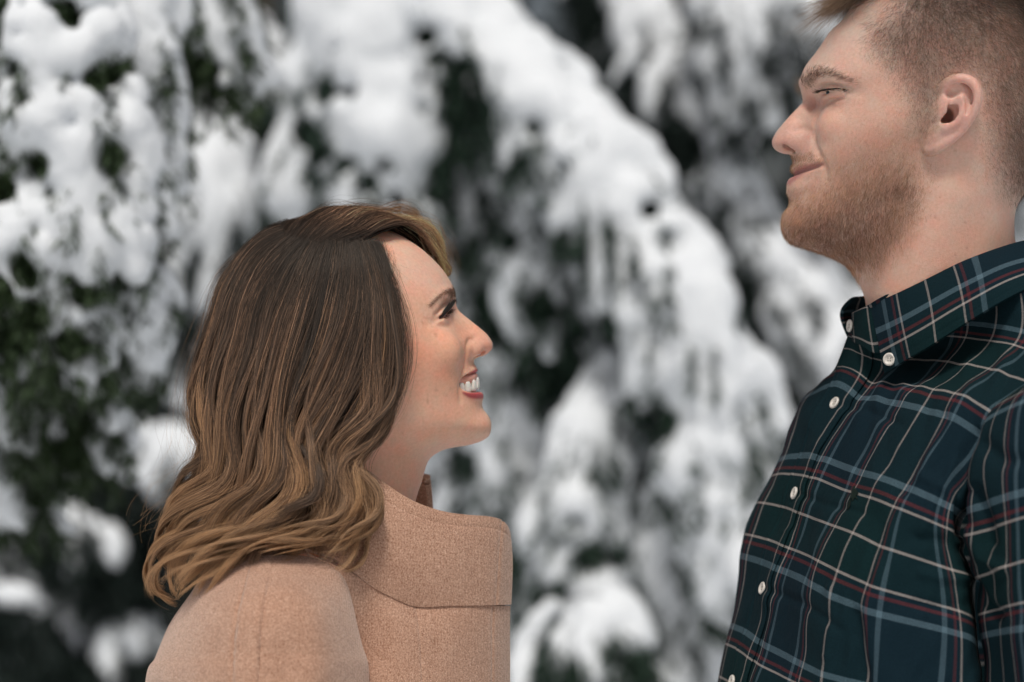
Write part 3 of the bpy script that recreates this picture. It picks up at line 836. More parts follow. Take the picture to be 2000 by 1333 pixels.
# eyes: ball under nearly closed lids, dark lash line, lashes
def eye_ball(name, c, r, look, iris, parent, white=(0.66, 0.6, 0.56), edge=0.52):
    n, m = 28, 36
    u = np.linspace(0, math.pi, n); t = np.linspace(0, 2 * math.pi, m, endpoint=False)
    L = np.array(look, float); L /= np.linalg.norm(L)
    A = np.cross(L, [0, 0, 1.0]); A /= np.linalg.norm(A); B = np.cross(A, L)
    rr = r * (1 + 0.05 * np.exp(-(u / 0.42) ** 4))
    P = c + rr[:, None, None] * (np.cos(u)[:, None, None] * L + np.sin(u)[:, None, None] * (np.cos(t)[None, :, None] * A + np.sin(t)[None, :, None] * B))
    V = P.reshape(-1, 3)
    F = np.array([(i * m + j, i * m + (j + 1) % m, (i + 1) * m + (j + 1) % m, (i + 1) * m + j) for i in range(n - 1) for j in range(m)])
    col = np.where((u < 0.2)[:, None], (0.01, 0.01, 0.01), np.where((u < edge)[:, None], iris, white))
    M = bpy.data.materials.get('eye') 
    if M is None:
        q = Mat('eye').set(Roughness=0.08, Specular_IOR_Level=0.6); q.l(q.attr('eye_colour').outputs['Color'], q.b.inputs['Base Color']); M = q.m
    o = mesh_obj(name, V, F, M, parent)
    vattr(o.data, 'eye_colour', np.repeat(col, m, 0))
for s in (1, -1):
    eye_ball('eyeball', (unproj(846, 613, -0.0270)) * np.array([1, s, 1]), 0.0090, (1, -0.15 * s, 0.3), (0.12, 0.16, 0.18), woman)
lash_mat = hair_mat('lash_hair', 0.4)
liner_mat = plain_mat('eye_liner', (0.008, 0.007, 0.008), 0.6)
def surf_on(V, N, px, py, side=-1):
    """vertex of a head mesh nearest to a spot of the photograph, on the near (-1) or far side"""
    vx, vy = topx(V)
    d = (vx - px) ** 2 + (vy - py) ** 2 + np.where(np.sign(V[:, 1]) == side, 0, 1e6) + np.where(N[:, 1] * side > -0.15, 0, 400)
    return int(np.argmin(d))
WN = vnormals(WV, WF)
lid = [(857, 622.5), (862, 616.5), (867, 610.5), (872, 604.5), (878, 598), (884, 593)]
lp = np.array([WV[surf_on(WV, WN, *p)] + WN[surf_on(WV, WN, *p)] * 0.0007 for p in lid])
lp = catmull(lp, 20)
for s in (1, -1):
    tube_mesh('eyelid_line', lp * np.array([1, s, 1]), np.interp(np.linspace(0, 1, 20), [0, 0.3, 0.7, 1], [0.0007, 0.0019, 0.0021, 0.0010]), liner_mat, woman, 40, 8)
P = []
for s in (1, -1):
    for i in range(150):
        k = rng.random()
        b = catmull(lp, 100)[int(k * 99)] * np.array([1, s, 1])
        L = (0.0042 + 0.0028 * math.sin(math.pi * min(1, k * 1.1))) * rng.uniform(0.7, 1.1)
        d = np.array([0.62 + 0.1 * rng.normal(), s * (-0.35 + 0.35 * k) + 0.08 * rng.normal(), 0.62 + 0.25 * (1 - k) * 0 + 0.1 * rng.normal()])
        d /= np.linalg.norm(d)
        t = np.linspace(0, 1, 6)[:, None]
        P.append(b + rng.normal(0, 0.0004, 3) + d * L * t + np.array([-0.12, 0, 0.35]) * L * t * t * 0.7)
    for i in range(45):                                        # lower lashes
        k = rng.random()
        b = (np.array([0, 0, -0.0032]) + catmull(lp, 100)[int((0.1 + 0.75 * k) * 99)]) * np.array([1, s, 1])
        d = np.array([0.8, -0.3 * s, -0.25 + 0.2 * rng.normal()]); d /= np.linalg.norm(d)
        t = np.linspace(0, 1, 6)[:, None]
        P.append(b + d * 0.0045 * rng.uniform(0.6, 1.1) * t + np.array([0, 0, 0.0012]) * t * t)
P = np.array(P)
strands('eyelashes', P, np.linspace(0.00017, 0.00004, 6), lash_mat, woman, np.array((0.012, 0.01, 0.009)))

def scatter(V, F, N, w, n):
    """n spots on a mesh, chance by area and weight w per vertex"""
    A = V[F]; ar = 0.5 * np.linalg.norm(np.cross(A[:, 2] - A[:, 0], A[:, 3] - A[:, 1]), axis=1)
    p = ar * w[F].mean(1); p = p / p.sum()
    f = rng.choice(len(F), n, p=p)
    a, b = rng.random((2, n, 1))
    pos = (A[f, 0] * (1 - a) + A[f, 1] * a) * (1 - b) + (A[f, 3] * (1 - a) + A[f, 2] * a) * b
    nr = N[F[f]].mean(1)
    return pos, nr / np.linalg.norm(nr, axis=1, keepdims=True)

def short_hair(name, pos, nr, length, direction, lift, col, rad, mat, parent, m=5, curl=0.25, jitter=0.25):
    """short hairs growing from pos, leaning along direction"""
    n = len(pos)
    d = np.asarray(direction, float) + rng.normal(0, jitter, (n, 3))
    d = d - (d * nr).sum(1, keepdims=True) * nr
    d /= np.maximum(np.linalg.norm(d, axis=1, keepdims=True), 1e-6)
    lift = np.broadcast_to(np.asarray(lift, float), (n,))[:, None]
    L = np.broadcast_to(np.asarray(length, float), (n,))[:, None] * rng.uniform(0.65, 1.15, (n, 1))
    t = np.linspace(0, 1, m)
    P = pos[:, None] + L[:, None] * (t[None, :, None] * (nr * lift + d * (1 - 0.3 * lift))[:, None] - (t ** 2)[None, :, None] * (nr * lift * curl)[:, None]
                                     + (t ** 2)[None, :, None] * rng.normal(0, 0.12, (n, 1, 3)))
    R = np.linspace(1, 0.25, m)[None] * np.broadcast_to(np.asarray(rad, float), (n,))[:, None]
    return strands(name, P, R, mat, parent, np.broadcast_to(col, (n, 3))[:, None])

brow_mat = hair_mat('brow_hair', 0.45)
def brow(V, F, N, poly, n, length, direction, col, rad, parent, lift=0.25, feather=4):
    px, py = topx(V)
    w = soft_poly(poly, px, py, feather)
    pos, nr = scatter(V, F, N, w, n)
    s = np.sign(pos[:, 1:2])
    d = np.tile(np.asarray(direction, float), (n, 1)); d[:, 1] *= -s[:, 0]
    c = np.asarray(col) * rng.uniform(0.6, 1.5, (n, 1))
    short_hair('eyebrow', pos, nr, length, d, lift, c, rad, brow_mat, parent)
brow(WV, WF, WN, [(841, 597), (850, 586), (862, 574), (874, 566), (888, 565), (889, 575), (883, 582), (877, 575), (867, 576), (856, 586), (845, 598)], 1700, 0.0042, (-0.75, -0.5, -0.25), (0.12, 0.072, 0.048), 0.00004, woman, 0.12, 3)

# ---- coat
wool = wool_mat()
coat = link('coat', None, woman)
collar_top = [(983, 1044, -.006), (967, 1016, -.020), (915, 1009, -.040), (858, 1003, -.054), (803, 985, -.063), (765, 963, -.066), (728, 935, -.066), (680, 905, -.060), (610, 890, -.035), (585, 892, .0), (620, 900, .040), (700, 925, .058), (770, 945, .055), (812, 934, .045), (829, 934, .038)]
collar_mid = [(988, 1100, -.006), (960, 1096, -.028), (915, 1095, -.047), (855, 1093, -.066), (795, 1084, -.080), (745, 1064, -.087), (695, 1032, -.088), (645, 1000, -.078), (560, 985, -.045), (535, 985, .0), (570, 985, .050), (690, 990, .076), (770, 995, .070), (815, 990, .055), (834, 985, .045)]
collar_bot = [(985, 1181, -.008), (955, 1182, -.032), (905, 1182, -.052), (855, 1181, -.065), (803, 1179, -.074), (758, 1161, -.083), (700, 1132, -.094), (640, 1092, -.100), (530, 1060, -.060), (500, 1060, .0), (540, 1060, .065), (690, 1060, .090), (770, 1080, .080), (815, 1090, .062), (836, 1090, .05)]
net = px_net([collar_top, collar_mid, collar_bot])
S = net_eval(net, np.linspace(0, 14, 260), np.linspace(0, 2, 70))
S[..., 1] += 0.0010 * vnoise(S[..., :3], 30, 4)
rim = np.exp(-((np.linspace(0, 1, 70)[:, None] - 0.13) / 0.02) ** 2) * 0.0014        # turned edge pressed in
stitch = np.exp(-((np.linspace(0, 14, 260)[None] - 0.95) / 0.04) ** 2) * 0.0022
S[..., 1] += rim + stitch * (S[..., 1] < 0.0)
sheet('collar', S[:, ::-1], wool, coat, thick=0.006, bevel=0.0025, offset=-1)
front = [[(986, 1182.5, -.008), (955, 1183, -.031), (905, 1183, -.051), (855, 1182, -.064), (803, 1180, -.073), (758, 1162, -.082), (700, 1133, -.092), (655, 1105, -.106), (600, 1080, -.108)],
         [(985, 1235, -.008), (953, 1236, -.034), (905, 1236, -.056), (860, 1236, -.070), (812, 1238, -.081), (765, 1228, -.089), (720, 1215, -.090), (680, 1200, -.096), (620, 1180, -.10)],
         [(985, 1345, -.008), (953, 1345, -.036), (905, 1345, -.060), (862, 1345, -.076), (818, 1345, -.087), (775, 1345, -.094), (735, 1345, -.092), (690, 1340, -.078), (620, 1330, -.05)],
         [(980, 1560, -.008), (950, 1560, -.040), (905, 1560, -.070), (865, 1560, -.088), (825, 1560, -.10), (780, 1560, -.11), (740, 1560, -.105), (690, 1560, -.09), (600, 1560, -.06)]]
S = net_eval(px_net(front), np.linspace(0, 8, 200), np.linspace(0, 3, 150))
cu = np.linspace(0, 8, 200)[None]
S[..., 1] += 0.0026 * np.exp(-((cu - 1.05) / 0.03) ** 2) + 0.0026 * np.exp(-((cu - 4.0) / 0.028) ** 2) + 0.0016 * vnoise(S[..., :3], 22, 5)
sheet('front_panel', S[:, ::-1], wool, coat, thick=0.005, bevel=0.002)
sheet('front_panel', S * np.array([1, -1, 1]) + np.array([-0.006, 0, 0]), wool, coat, thick=0.005)
sleeve = [[(470, 1075, .00), (440, 1082, -.06), (430, 1092, -.095), (475, 1094, -.110), (540, 1093, -.116), (600, 1096, -.112), (640, 1100, -.104), (640, 1100, -.085)],
          [(440, 1150, .01), (395, 1160, -.05), (383, 1166, -.092), (440, 1146, -.134), (530, 1134, -.150), (600, 1136, -.142), (664, 1140, -.110), (655, 1158, -.092)],
          [(420, 1230, .01), (356, 1226, -.05), (344, 1226, -.090), (415, 1202, -.152), (520, 1190, -.180), (612, 1194, -.166), (681, 1205, -.112), (668, 1225, -.078)],
          [(400, 1290, .01), (330, 1292, -.05), (317, 1292, -.088), (395, 1282, -.156), (510, 1276, -.188), (622, 1276, -.174), (698, 1275, -.112), (682, 1285, -.075)],
          [(390, 1350, .01), (315, 1345, -.05), (301, 1343, -.086), (384, 1345, -.158), (504, 1345, -.191), (625, 1345, -.178), (708, 1343, -.110), (690, 1345, -.072)],
          [(370, 1600, .01), (300, 1600, -.05), (285, 1600, -.086), (370, 1600, -.156), (500, 1600, -.190), (630, 1600, -.178), (705, 1600, -.110), (690, 1600, -.072)]]
sn = px_net(sleeve)
S = net_eval(sn, np.linspace(0, 7, 260), np.linspace(0, 5, 240))
cu = np.linspace(0, 7, 260)[None]
vx, vy = topx(S)
seam = [(545, 1075), (533, 1100), (522, 1150), (512, 1200), (506, 1260), (503, 1345), (500, 1600)]
d1 = dist_line(seam, vx, vy); d2 = dist_line([(x - 37 - 8 * k / 6, y) for k, (x, y) in enumerate(seam)], vx, vy)
side = np.where(vx < np.interp(vy, [p[1] for p in seam], [p[0] for p in seam]), 1, 0)
lap = np.clip(side * d1 / 4, 0, 1)
S[..., 1] += -0.0028 * lap + 0.0020 * np.exp(-(d2 / 3.0) ** 2) + 0.0026 * np.exp(-(d1 / 2.6) ** 2)
wr = vnoise(np.stack([vx / 100, vy / 160, vx * 0], -1), 1.6, 3)
S[..., 1] += 0.0045 * wr * smooth(1080, 1200, vy)
sheet('sleeve', S, wool, coat, thick=0.004)
sheet('sleeve', S[:, ::-1] * np.array([1, -1, 1]), wool, coat, thick=0.004)
back = [[(600, 1070, -.09), (520, 1058, -.06), (490, 1056, 0), (520, 1058, .06), (600, 1070, .09)],
        [(520, 1130, -.12), (450, 1140, -.07), (420, 1140, 0), (450, 1140, .07), (520, 1130, .12)],
        [(500, 1345, -.12), (420, 1345, -.07), (390, 1345, 0), (420, 1345, .07), (500, 1345, .12)],
        [(500, 1600, -.12), (410, 1600, -.07), (380, 1600, 0), (410, 1600, .07), (500, 1600, .12)]]
sheet('back_panel', net_eval(px_net(back), np.linspace(0, 4, 60), np.linspace(0, 3, 60)), wool, coat, thick=0.004)
# dark thread lying in the seams
thread = plain_mat('seam_thread', (0.13, 0.07, 0.045), 0.9)
tube_mesh('seam', [unproj(x, y + 0.6, d - 0.0006) for x, y, d in collar_bot[:8]], 0.0007, thread, coat, 90, 6)
# wool fuzz standing off the cloth
fuzz_mat = hair_mat('wool_fibre', 0.6)
fp, fn = [], []
for o in [c for c in coat.children if c.name.split('.')[0] in ('collar', 'front_panel', 'sleeve')]:
    me = o.data; V = np.empty(len(me.vertices) * 3); me.vertices.foreach_get('co', V); V = V.reshape(-1, 3)
    if V[:, 1].mean() > 0.0 and o.name != 'collar': continue
    F = np.empty(len(me.loops), int); me.loops.foreach_get('vertex_index', F); F = F.reshape(-1, 4)
    N = vnormals(V, F)
    a, b = scatter(V, F, N, np.ones(len(V)), 9000)
    fp.append(a); fn.append(b)
fp, fn = np.vstack(fp), np.vstack(fn)
n = len(fp)
d = rng.normal(0, 1, (n, 3)); d /= np.linalg.norm(d, axis=1, keepdims=True)
t = np.linspace(0, 1, 4)[None, :, None]
L = rng.uniform(0.0012, 0.0034, (n, 1, 1))
P = fp[:, None] + L * (t * (0.5 * fn + 0.8 * d)[:, None] + t * t * rng.normal(0, 0.4, (n, 1, 3)))
strands('wool_fuzz', P, 0.00003, fuzz_mat, coat, (np.array((0.50, 0.34, 0.24)) * rng.uniform(0.7, 1.3, (n, 1)))[:, None])
# ------------------------------------------------------------------ the woman's hair
hair_m = hair_mat('long_hair', 0.22, 0.12)
GUIDES = [
 [(738,480,32),(750,520,52),(762,590,64),(774,660,70),(780,730,72),(776,785,76),(760,828,82),(726,862,88),(698,890,92),(688,916,98),(708,952,100),(729,985,100),(722,1020,100),(695,1055,102),(646,1104,104)],
 [(715,479,30),(735,540,58),(748,620,72),(748,700,80),(728,780,86),(692,840,92),(662,886,96),(662,925,102),(688,965,104),(704,1000,104),(690,1032,110),(665,1064,118),(618,1096,128)],
 [(690,480,28),(700,540,60),(695,620,78),(670,700,86),(635,780,92),(610,850,96),(612,900,100),(640,945,104),(654,985,106),(632,1024,112),(590,1050,120),(545,1074,130),(498,1102,134)],
 [(665,481,27),(660,540,60),(645,620,80),(620,700,88),(590,780,94),(575,850,96),(590,900,100),(612,945,104),(610,985,106),(578,1020,112),(532,1054,124),(474,1090,136),(414,1132,130)],
 [(640,481,26),(620,540,58),(598,620,80),(575,700,88),(555,780,92),(545,850,94),(555,900,98),(560,945,100),(540,990,104),(502,1037,114),(452,1076,128),(396,1114,128),(364,1158,118)],
 [(615,480,25),(585,535,54),(555,615,76),(530,700,84),(510,780,88),(500,850,90),(505,900,92),(500,945,94),(476,980,96),(430,1022,100),(385,1058,106),(345,1100,108),(322,1150,106),(352,1190,108)],
 [(590,476,24),(545,530,48),(510,610,68),(480,700,76),(462,780,80),(458,850,80),(466,900,82),(455,945,84),(420,985,86),(385,1020,86),(345,1060,84),(312,1110,80),(308,1150,78),(345,1174,76)],
 [(565,470,22),(508,520,40),(462,610,54),(432,700,60),(414,780,62),(417,850,62),(432,895,64),(425,930,66),(395,965,68),(360,1000,68),(335,1040,66),(320,1080,62),(316,1118,58)],
 [(552,455,14),(484,492,18),(432,575,26),(402,670,30),(382,755,32),(386,822,34),(407,872,36),(416,908,38),(397,940,40),(365,970,42),(337,1010,42),(322,1050,40),(330,1090,38)],
 [(560,440,0),(478,490,0),(430,580,0),(402,680,0),(388,760,0),(395,830,0),(418,880,0),(430,915,0),(420,950,0),(400,990,0),(390,1040,0)]]
TOP = [
 [(664,483,30),(706,474,30),(750,462,24),(790,455,10),(822,464,-6),(846,488,-22),(863,518,-34),(868,538,-42),(858,560,-58)],
 [(625,479,28),(672,455,24),(725,439,12),(780,433,-6),(826,447,-22),(851,474,-38),(866,508,-48),(866,545,-58),(852,580,-66)],
 [(592,474,24),(640,440,14),(700,421,0),(765,423,-18),(820,440,-36),(848,470,-50),(860,515,-62),(850,580,-70)],
 [(566,468,20),(610,438,2),(660,421,-14),(720,421,-32),(775,440,-52),(810,490,-66),(820,580,-76)],
 [(552,455,10),(560,438,-10),(590,438,-40),(620,480,-65),(660,600,-82),(670,800,-90),(640,960,-95)],
 [(545,450,6),(520,455,-20),(500,490,-45),(490,600,-70),(480,800,-85),(470,950,-90)],
 [(545,450,4),(490,485,-10),(440,580,-25),(415,700,-35),(400,800,-40),(420,900,-45),(430,980,-45)]]
NP = 44
def guide_set(G):
    out = []
    for g in G:
        a = np.asarray(g, float)
        for q in a:                                             # lie on the scalp where the skull is wider than the sketch
            if q[2] > 0:
                q[2] = max(q[2], -W_FIELD.surf(q[0], q[1])[1] * 1000 + (1.0 if q is a[0] else 7.0))
        w = unproj(a[:, 0], a[:, 1], -a[:, 2] / 1000)
        out.append(catmull(w, NP))
    return np.array(out)
GW, TW = guide_set(GUIDES), guide_set(TOP)
def push_out(P, off):
    '''keep hair outside the skull: move points along the distance field until they clear it by off'''
    f = W_FIELD
    sh = P.shape; Q = P.reshape(-1, 3).copy(); off = np.broadcast_to(off, sh[:-1]).ravel()
    n = np.array(f.v.shape)
    for _ in range(3):
        q = (Q - f.o) / f.h
        ok = ((q > 1) & (q < n - 2.01)).all(1)
        i = np.clip(q.astype(int), 1, n - 3)
        v = f.v[i[:, 0], i[:, 1], i[:, 2]]
        g = np.stack([f.v[i[:, 0] + 1, i[:, 1], i[:, 2]] - f.v[i[:, 0] - 1, i[:, 1], i[:, 2]], f.v[i[:, 0], i[:, 1] + 1, i[:, 2]] - f.v[i[:, 0], i[:, 1] - 1, i[:, 2]],
                      f.v[i[:, 0], i[:, 1], i[:, 2] + 1] - f.v[i[:, 0], i[:, 1], i[:, 2] - 1]], 1)
        v = v + (g / (2 * f.h) * (q - i) * f.h).sum(1)
        g /= np.maximum(np.linalg.norm(g, axis=1, keepdims=True), 1e-9)
        Q += g * (np.maximum(off - v, 0) * ok)[:, None]
    return Q.reshape(sh)
offs = np.interp(np.linspace(0, 1, NP), [0, 0.06, 0.25, 1], [0.001, 0.006, 0.012, 0.012])
def tidy(G):
    G = push_out(G, offs[None])
    for _ in range(3): G[:, 1:-1] = 0.25 * G[:, :-2] + 0.5 * G[:, 1:-1] + 0.25 * G[:, 2:]
    return push_out(G, offs[None] * 0.8)
GW, TW = tidy(GW), tidy(TW)

# body of hair under the strands
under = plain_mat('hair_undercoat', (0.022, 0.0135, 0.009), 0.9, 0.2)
def hair_shell(G, t1, inset, rep):
    S = spline1(np.arange(len(G)), G, np.linspace(0, len(G) - 1, rep))      # (rep, NP, 3)
    S = S[:, :t1]
    N = np.cross(np.gradient(S, axis=0), np.gradient(S, axis=1)); N /= np.maximum(np.linalg.norm(N, axis=2, keepdims=True), 1e-9)
    c = unproj(640, 640, 0.0)
    sgn = np.sign(((S - c) * N).sum(2, keepdims=True)); sgn[sgn == 0] = 1
    return S - N * sgn * inset
hair = link('hair', None, woman)
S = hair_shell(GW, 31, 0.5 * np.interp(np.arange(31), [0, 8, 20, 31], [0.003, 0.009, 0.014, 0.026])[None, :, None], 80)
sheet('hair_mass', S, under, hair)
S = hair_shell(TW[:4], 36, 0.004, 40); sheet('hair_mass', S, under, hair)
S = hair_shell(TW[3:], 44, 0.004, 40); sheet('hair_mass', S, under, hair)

def make_hair(G, n, nlock, seed, lay, wave, spread_end=0.25, end=(0.90, 1.0), tone=None, clump=0.8):
    r = np.random.default_rng(seed)
    m = len(G) - 1
    lu = np.sort(r.uniform(0, m, nlock))
    lph = r.uniform(0, 6.28, nlock); lam = r.uniform(0.35, 1.6, nlock) * wave; llay = r.normal(0, 1, nlock); ltone = r.normal(0, 1, nlock); lfr = r.uniform(2.1, 2.9, nlock)
    lend = r.uniform(end[0], end[1], nlock)
    u0 = r.uniform(0, m, n)
    # each strand joins one of the nearest locks
    k = np.abs(u0[:, None] - lu[None] + r.normal(0, 0.16, (n, 1))).argmin(1)
    t = np.linspace(0, 1, NP)
    c = (smooth(0.08, 0.6, t) * clump)[None]
    drift = r.normal(0, 0.62, nlock)
    res = r.normal(0, 0.036 + 0.05 * spread_end, (n, 1)) * (0.6 + t[None])
    lph = 2.3 * lu + r.normal(0, 1.1, nlock)
    u = (u0[:, None] * (1 - c) + (lu[k][:, None] + drift[k][:, None] * smooth(0.2, 0.95, t)[None] + res) * c)
    u = np.where(u < 0, np.maximum(u * 0.35, -0.16), np.where(u > m, m - (u - m) * 0.5, u))
    # shorten
    te = (lend[k] * r.uniform(0.9, 1.0, n))[:, None] * t[None]
    ti = te * (NP - 1)
    GS = spline1(np.arange(m + 1), G, np.linspace(-0.2, m, 50 * m + 11))          # dense in u
    iu = (u + 0.2) * 50; i0 = np.clip(iu.astype(int), 0, 50 * m + 9); fu = (iu - i0)[..., None]
    j0 = np.clip(ti.astype(int), 0, NP - 2); fj = (ti - j0)[..., None]
    P = (GS[i0, j0] * (1 - fu) + GS[i0 + 1, j0] * fu) * (1 - fj) + (GS[i0, j0 + 1] * (1 - fu) + GS[i0 + 1, j0 + 1] * fu) * fj
    T = np.gradient(P, axis=1); T /= np.maximum(np.linalg.norm(T, axis=2, keepdims=True), 1e-9)
    view = np.array([0, -1.0, 0])
    side = np.cross(T, view); side /= np.maximum(np.linalg.norm(side, axis=2, keepdims=True), 1e-6)
    out = np.cross(side, T)
    g = (smooth(0.12, 0.6, te) * (0.4 + 1.05 * smooth(0.4, 0.8, te)))[..., None]
    ph = (lph[k][:, None] + te * lfr[k][:, None] * 6.28)[..., None]
    A = lam[k][:, None, None]
    P = P + g * A * (np.sin(ph) * side + 0.8 * np.cos(ph) * out)
    curl = (r.uniform(-1, 1, nlock) > -0.4)[k][:, None, None] * smooth(0.76, 1.0, te)[..., None] * 0.0065 * r.uniform(0.4, 1.3, nlock)[k][:, None, None]
    ca = ((te - 0.72) / 0.28 * 5.2)[..., None] + r.uniform(0, 6.28, nlock)[k][:, None, None]
    P = P + curl * (np.cos(ca) * side + np.sin(ca) * out)
    layer = (llay[k] * lay * 0.6 + r.normal(0, lay * 0.5, n))[:, None, None] * smooth(0.03, 0.35, te)[..., None]
    P = P + out * layer
    # stray wander of single strands
    w = r.normal(0, 1, (n, 3, 2)); tt = te[..., None]
    stray = np.where(r.random(n) < 0.05, 3.0, 1.0)[:, None, None]
    for q in range(2):
        P = P + 0.0011 * stray * (q + 1) ** 0.5 * w[:, None, :, q] * np.sin((q + 1) * 2.2 * tt * 1.57) * tt
    P = P + (r.normal(0, 0.0022, (n, 1, 3)) * (1 - smooth(0, 0.25, te))[..., None])
    P = push_out(P, 0.0015 + 0.003 * smooth(0, 0.1, te))
    # colour: dark roots, bronze lengths, golden ends, light ribbons
    st = r.normal(0, 1, n)
    x = np.clip(te + 0.10 * ltone[k][:, None] + 0.05 * st[:, None], 0, 1)
    stops = [0, 0.10, 0.32, 0.58, 0.80, 1.0]
    cols = np.array([(0.020, 0.012, 0.0085), (0.038, 0.0235, 0.016), (0.086, 0.050, 0.032), (0.175, 0.100, 0.058), (0.36, 0.21, 0.11), (0.56, 0.335, 0.17)])
    C = np.stack([np.interp(x, stops, cols[:, q]) for q in range(3)], -1)
    hi = (r.random(n) < np.clip(0.15 + 0.26 * ltone[k], 0.03, 0.75))[:, None] * smooth(0.03, 0.2, te)
    C = C * (1 + 2.4 * (1 - 0.8 * smooth(0.45, 0.85, te)[..., None]) * hi[..., None] * np.array([1, 0.97, 0.9]))
    C = C * np.exp(0.5 * st)[:, None, None]
    C = C * np.minimum(1, 0.62 / np.maximum(C.max(-1, keepdims=True), 1e-3))
    return P, np.clip(C, 0.005, 0.85)

P1, C1 = make_hair(GW, 18000, 74, 11, 0.0062, 0.0062, spread_end=0.7, clump=0.88)
P2, C2 = make_hair(TW[:4], 3600, 16, 12, 0.002, 0.0012, end=(0.92, 1.0), clump=0.45)
C2 = np.clip(C2 * np.interp(np.linspace(0, 1, NP), [0, 0.3, 0.7, 1], [1.2, 1.9, 2.8, 2.0])[None, :, None], 0, 0.8)
P3, C3 = make_hair(TW[3:], 2200, 14, 13, 0.003, 0.003)
rad = np.interp(np.linspace(0, 1, NP), [0, 0.1, 0.8, 1], [0.00006, 0.0001, 0.0001, 0.00004])
strands('hair_strands', np.concatenate([P1, P2, P3]), rad, hair_m, hair, np.concatenate([C1, C2, C3]))
# fine loose hairs round the outline
G = GW[7:10]
P4, C4 = make_hair(G, 120, 60, 14, 0.004, 0.006, end=(0.85, 1.0), clump=0.3)
P4 = P4 + (np.linspace(0, 1, NP) ** 1.5)[None, :, None] * np.random.default_rng(3).normal(0, 1, (120, 1, 3)) * np.array([0.016, 0.01, 0.010]) + np.array([-0.004, 0, 0.002]) * smooth(0.05, 0.3, np.linspace(0, 1, NP))[None, :, None]
P5, C5 = make_hair(TW[:4], 90, 40, 15, 0.003, 0.003, clump=0.2)
P5 = P5 + (np.linspace(0, 1, NP) ** 1.5)[None, :, None] * np.random.default_rng(4).normal(0, 1, (90, 1, 3)) * np.array([0.006, 0.006, 0.008]) + np.array([0, 0, 0.004]) * np.sin(np.linspace(0, 3.14, NP))[None, :, None]
strands('loose_hairs', np.concatenate([P4, P5]), 0.00004, hair_m, hair, np.concatenate([C4, C5]))
# wisps in front of the temple and cheek
P6, C6 = make_hair(GW[:2], 520, 60, 16, 0.003, 0.004, clump=0.5)
tt = np.linspace(0, 1, NP)
P6 = P6 + (np.sin(np.clip(tt * 1.6, 0, 1) * 3.14) * 1.0)[None, :, None] * np.abs(np.random.default_rng(9).normal(0, 1, (520, 1, 1))) * np.array([0.0062, -0.001, 0.0])
strands('wisps', P6, 0.00006, hair_m, hair, C6)
# baby hairs along the hairline
w = soft_poly([(700, 474), (748, 474), (768, 510), (782, 580), (790, 650), (786, 710), (768, 700), (760, 620), (746, 540), (700, 486)], wpx, wpy, 14) * (WV[:, 1] < 0)
pos, nr = scatter(WV, WF, WN, w, 1100)
short_hair('hairline', pos, nr, rng.choice([0.012, 0.022, 0.045], 1100), (-0.42, -0.1, -1.0), 0.16, np.array((0.13, 0.082, 0.055)) * rng.uniform(0.5, 1.6, (1100, 1)), 0.00004, hair_m, hair, m=10)
# ------------------------------------------------------------------ the man
man = empty('person', unproj(1840, 666, 0.0) * np.array([1, 1, 0]), 'bearded man with short fair hair in a dark plaid shirt, smiling down at the woman', 'person', 'couple facing each other')
man_skin = skin_mat('man_skin', 0.46, 0.4)
MV, MF = man_head()
mc, mpx, mpy = skin_colours(MV, (0.69, 0.45, 0.352), [
    ([(1600, 235), (1640, 215), (1720, 225), (1740, 290), (1660, 300), (1600, 280)], 50, (0.65, 0.38, 0.29), 0.65),
    ([(1505, 262), (1540, 245), (1590, 262), (1588, 298), (1540, 305), (1508, 298)], 18, (0.60, 0.35, 0.285), 0.7),
    ([(1640, 40), (1780, 10), (1750, 90), (1620, 130), (1590, 110)], 50, (0.68, 0.505, 0.425), 0.6),
    ([(1700, 560), (1850, 480), (1980, 420), (1990, 560), (1760, 680), (1690, 640)], 60, (0.66, 0.40, 0.30), 0.65),
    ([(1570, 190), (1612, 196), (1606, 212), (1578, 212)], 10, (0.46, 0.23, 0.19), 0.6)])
earm = soft_poly([(1836, 190), (1850, 160), (1880, 145), (1905, 152), (1920, 185), (1912, 220), (1880, 268), (1820, 303), (1804, 300), (1815, 268), (1838, 250)], mpx, mpy, 6)[:, None]
mc = mc * (1 - earm) + np.array((0.66, 0.41, 0.34)) * earm
lip = soft_poly([(1552, 328), (1566, 322), (1584, 320), (1605, 319), (1606, 324), (1590, 331), (1575, 337), (1562, 346), (1550, 356), (1539, 362), (1536, 354), (1546, 346)], mpx, mpy, 4)[:, None]
bm = soft_poly([(1570, 160), (1576, 150), (1586, 142), (1604, 138), (1630, 144), (1662, 157), (1645, 157), (1625, 150), (1606, 148), (1592, 155), (1580, 164)], mpx, mpy, 6)[:, None] * 0.4
mc = mc * (1 - bm) + np.array((0.22, 0.13, 0.09)) * bm
mc = mc * (1 - 0.85 * lip) + np.array((0.44, 0.175, 0.17)) * 0.85 * lip
for x, y, r_ in ((1888, 485, 2.6), (1885, 435, 2.4), (1826, 424, 2.6), (1922, 425, 1.8), (1790, 168, 2), (1680, 153, 2.2), (1691, 278, 2.4), (1866, 295, 2.6), (1835, 385, 1.6), (1866, 498, 1.8)):       # moles
    s = np.exp(-(((mpx - x) ** 2 + (mpy - y) ** 2) / r_ ** 2))[:, None] * 0.42
    mc = mc * (1 - s) + np.array((0.30, 0.085, 0.05)) * s
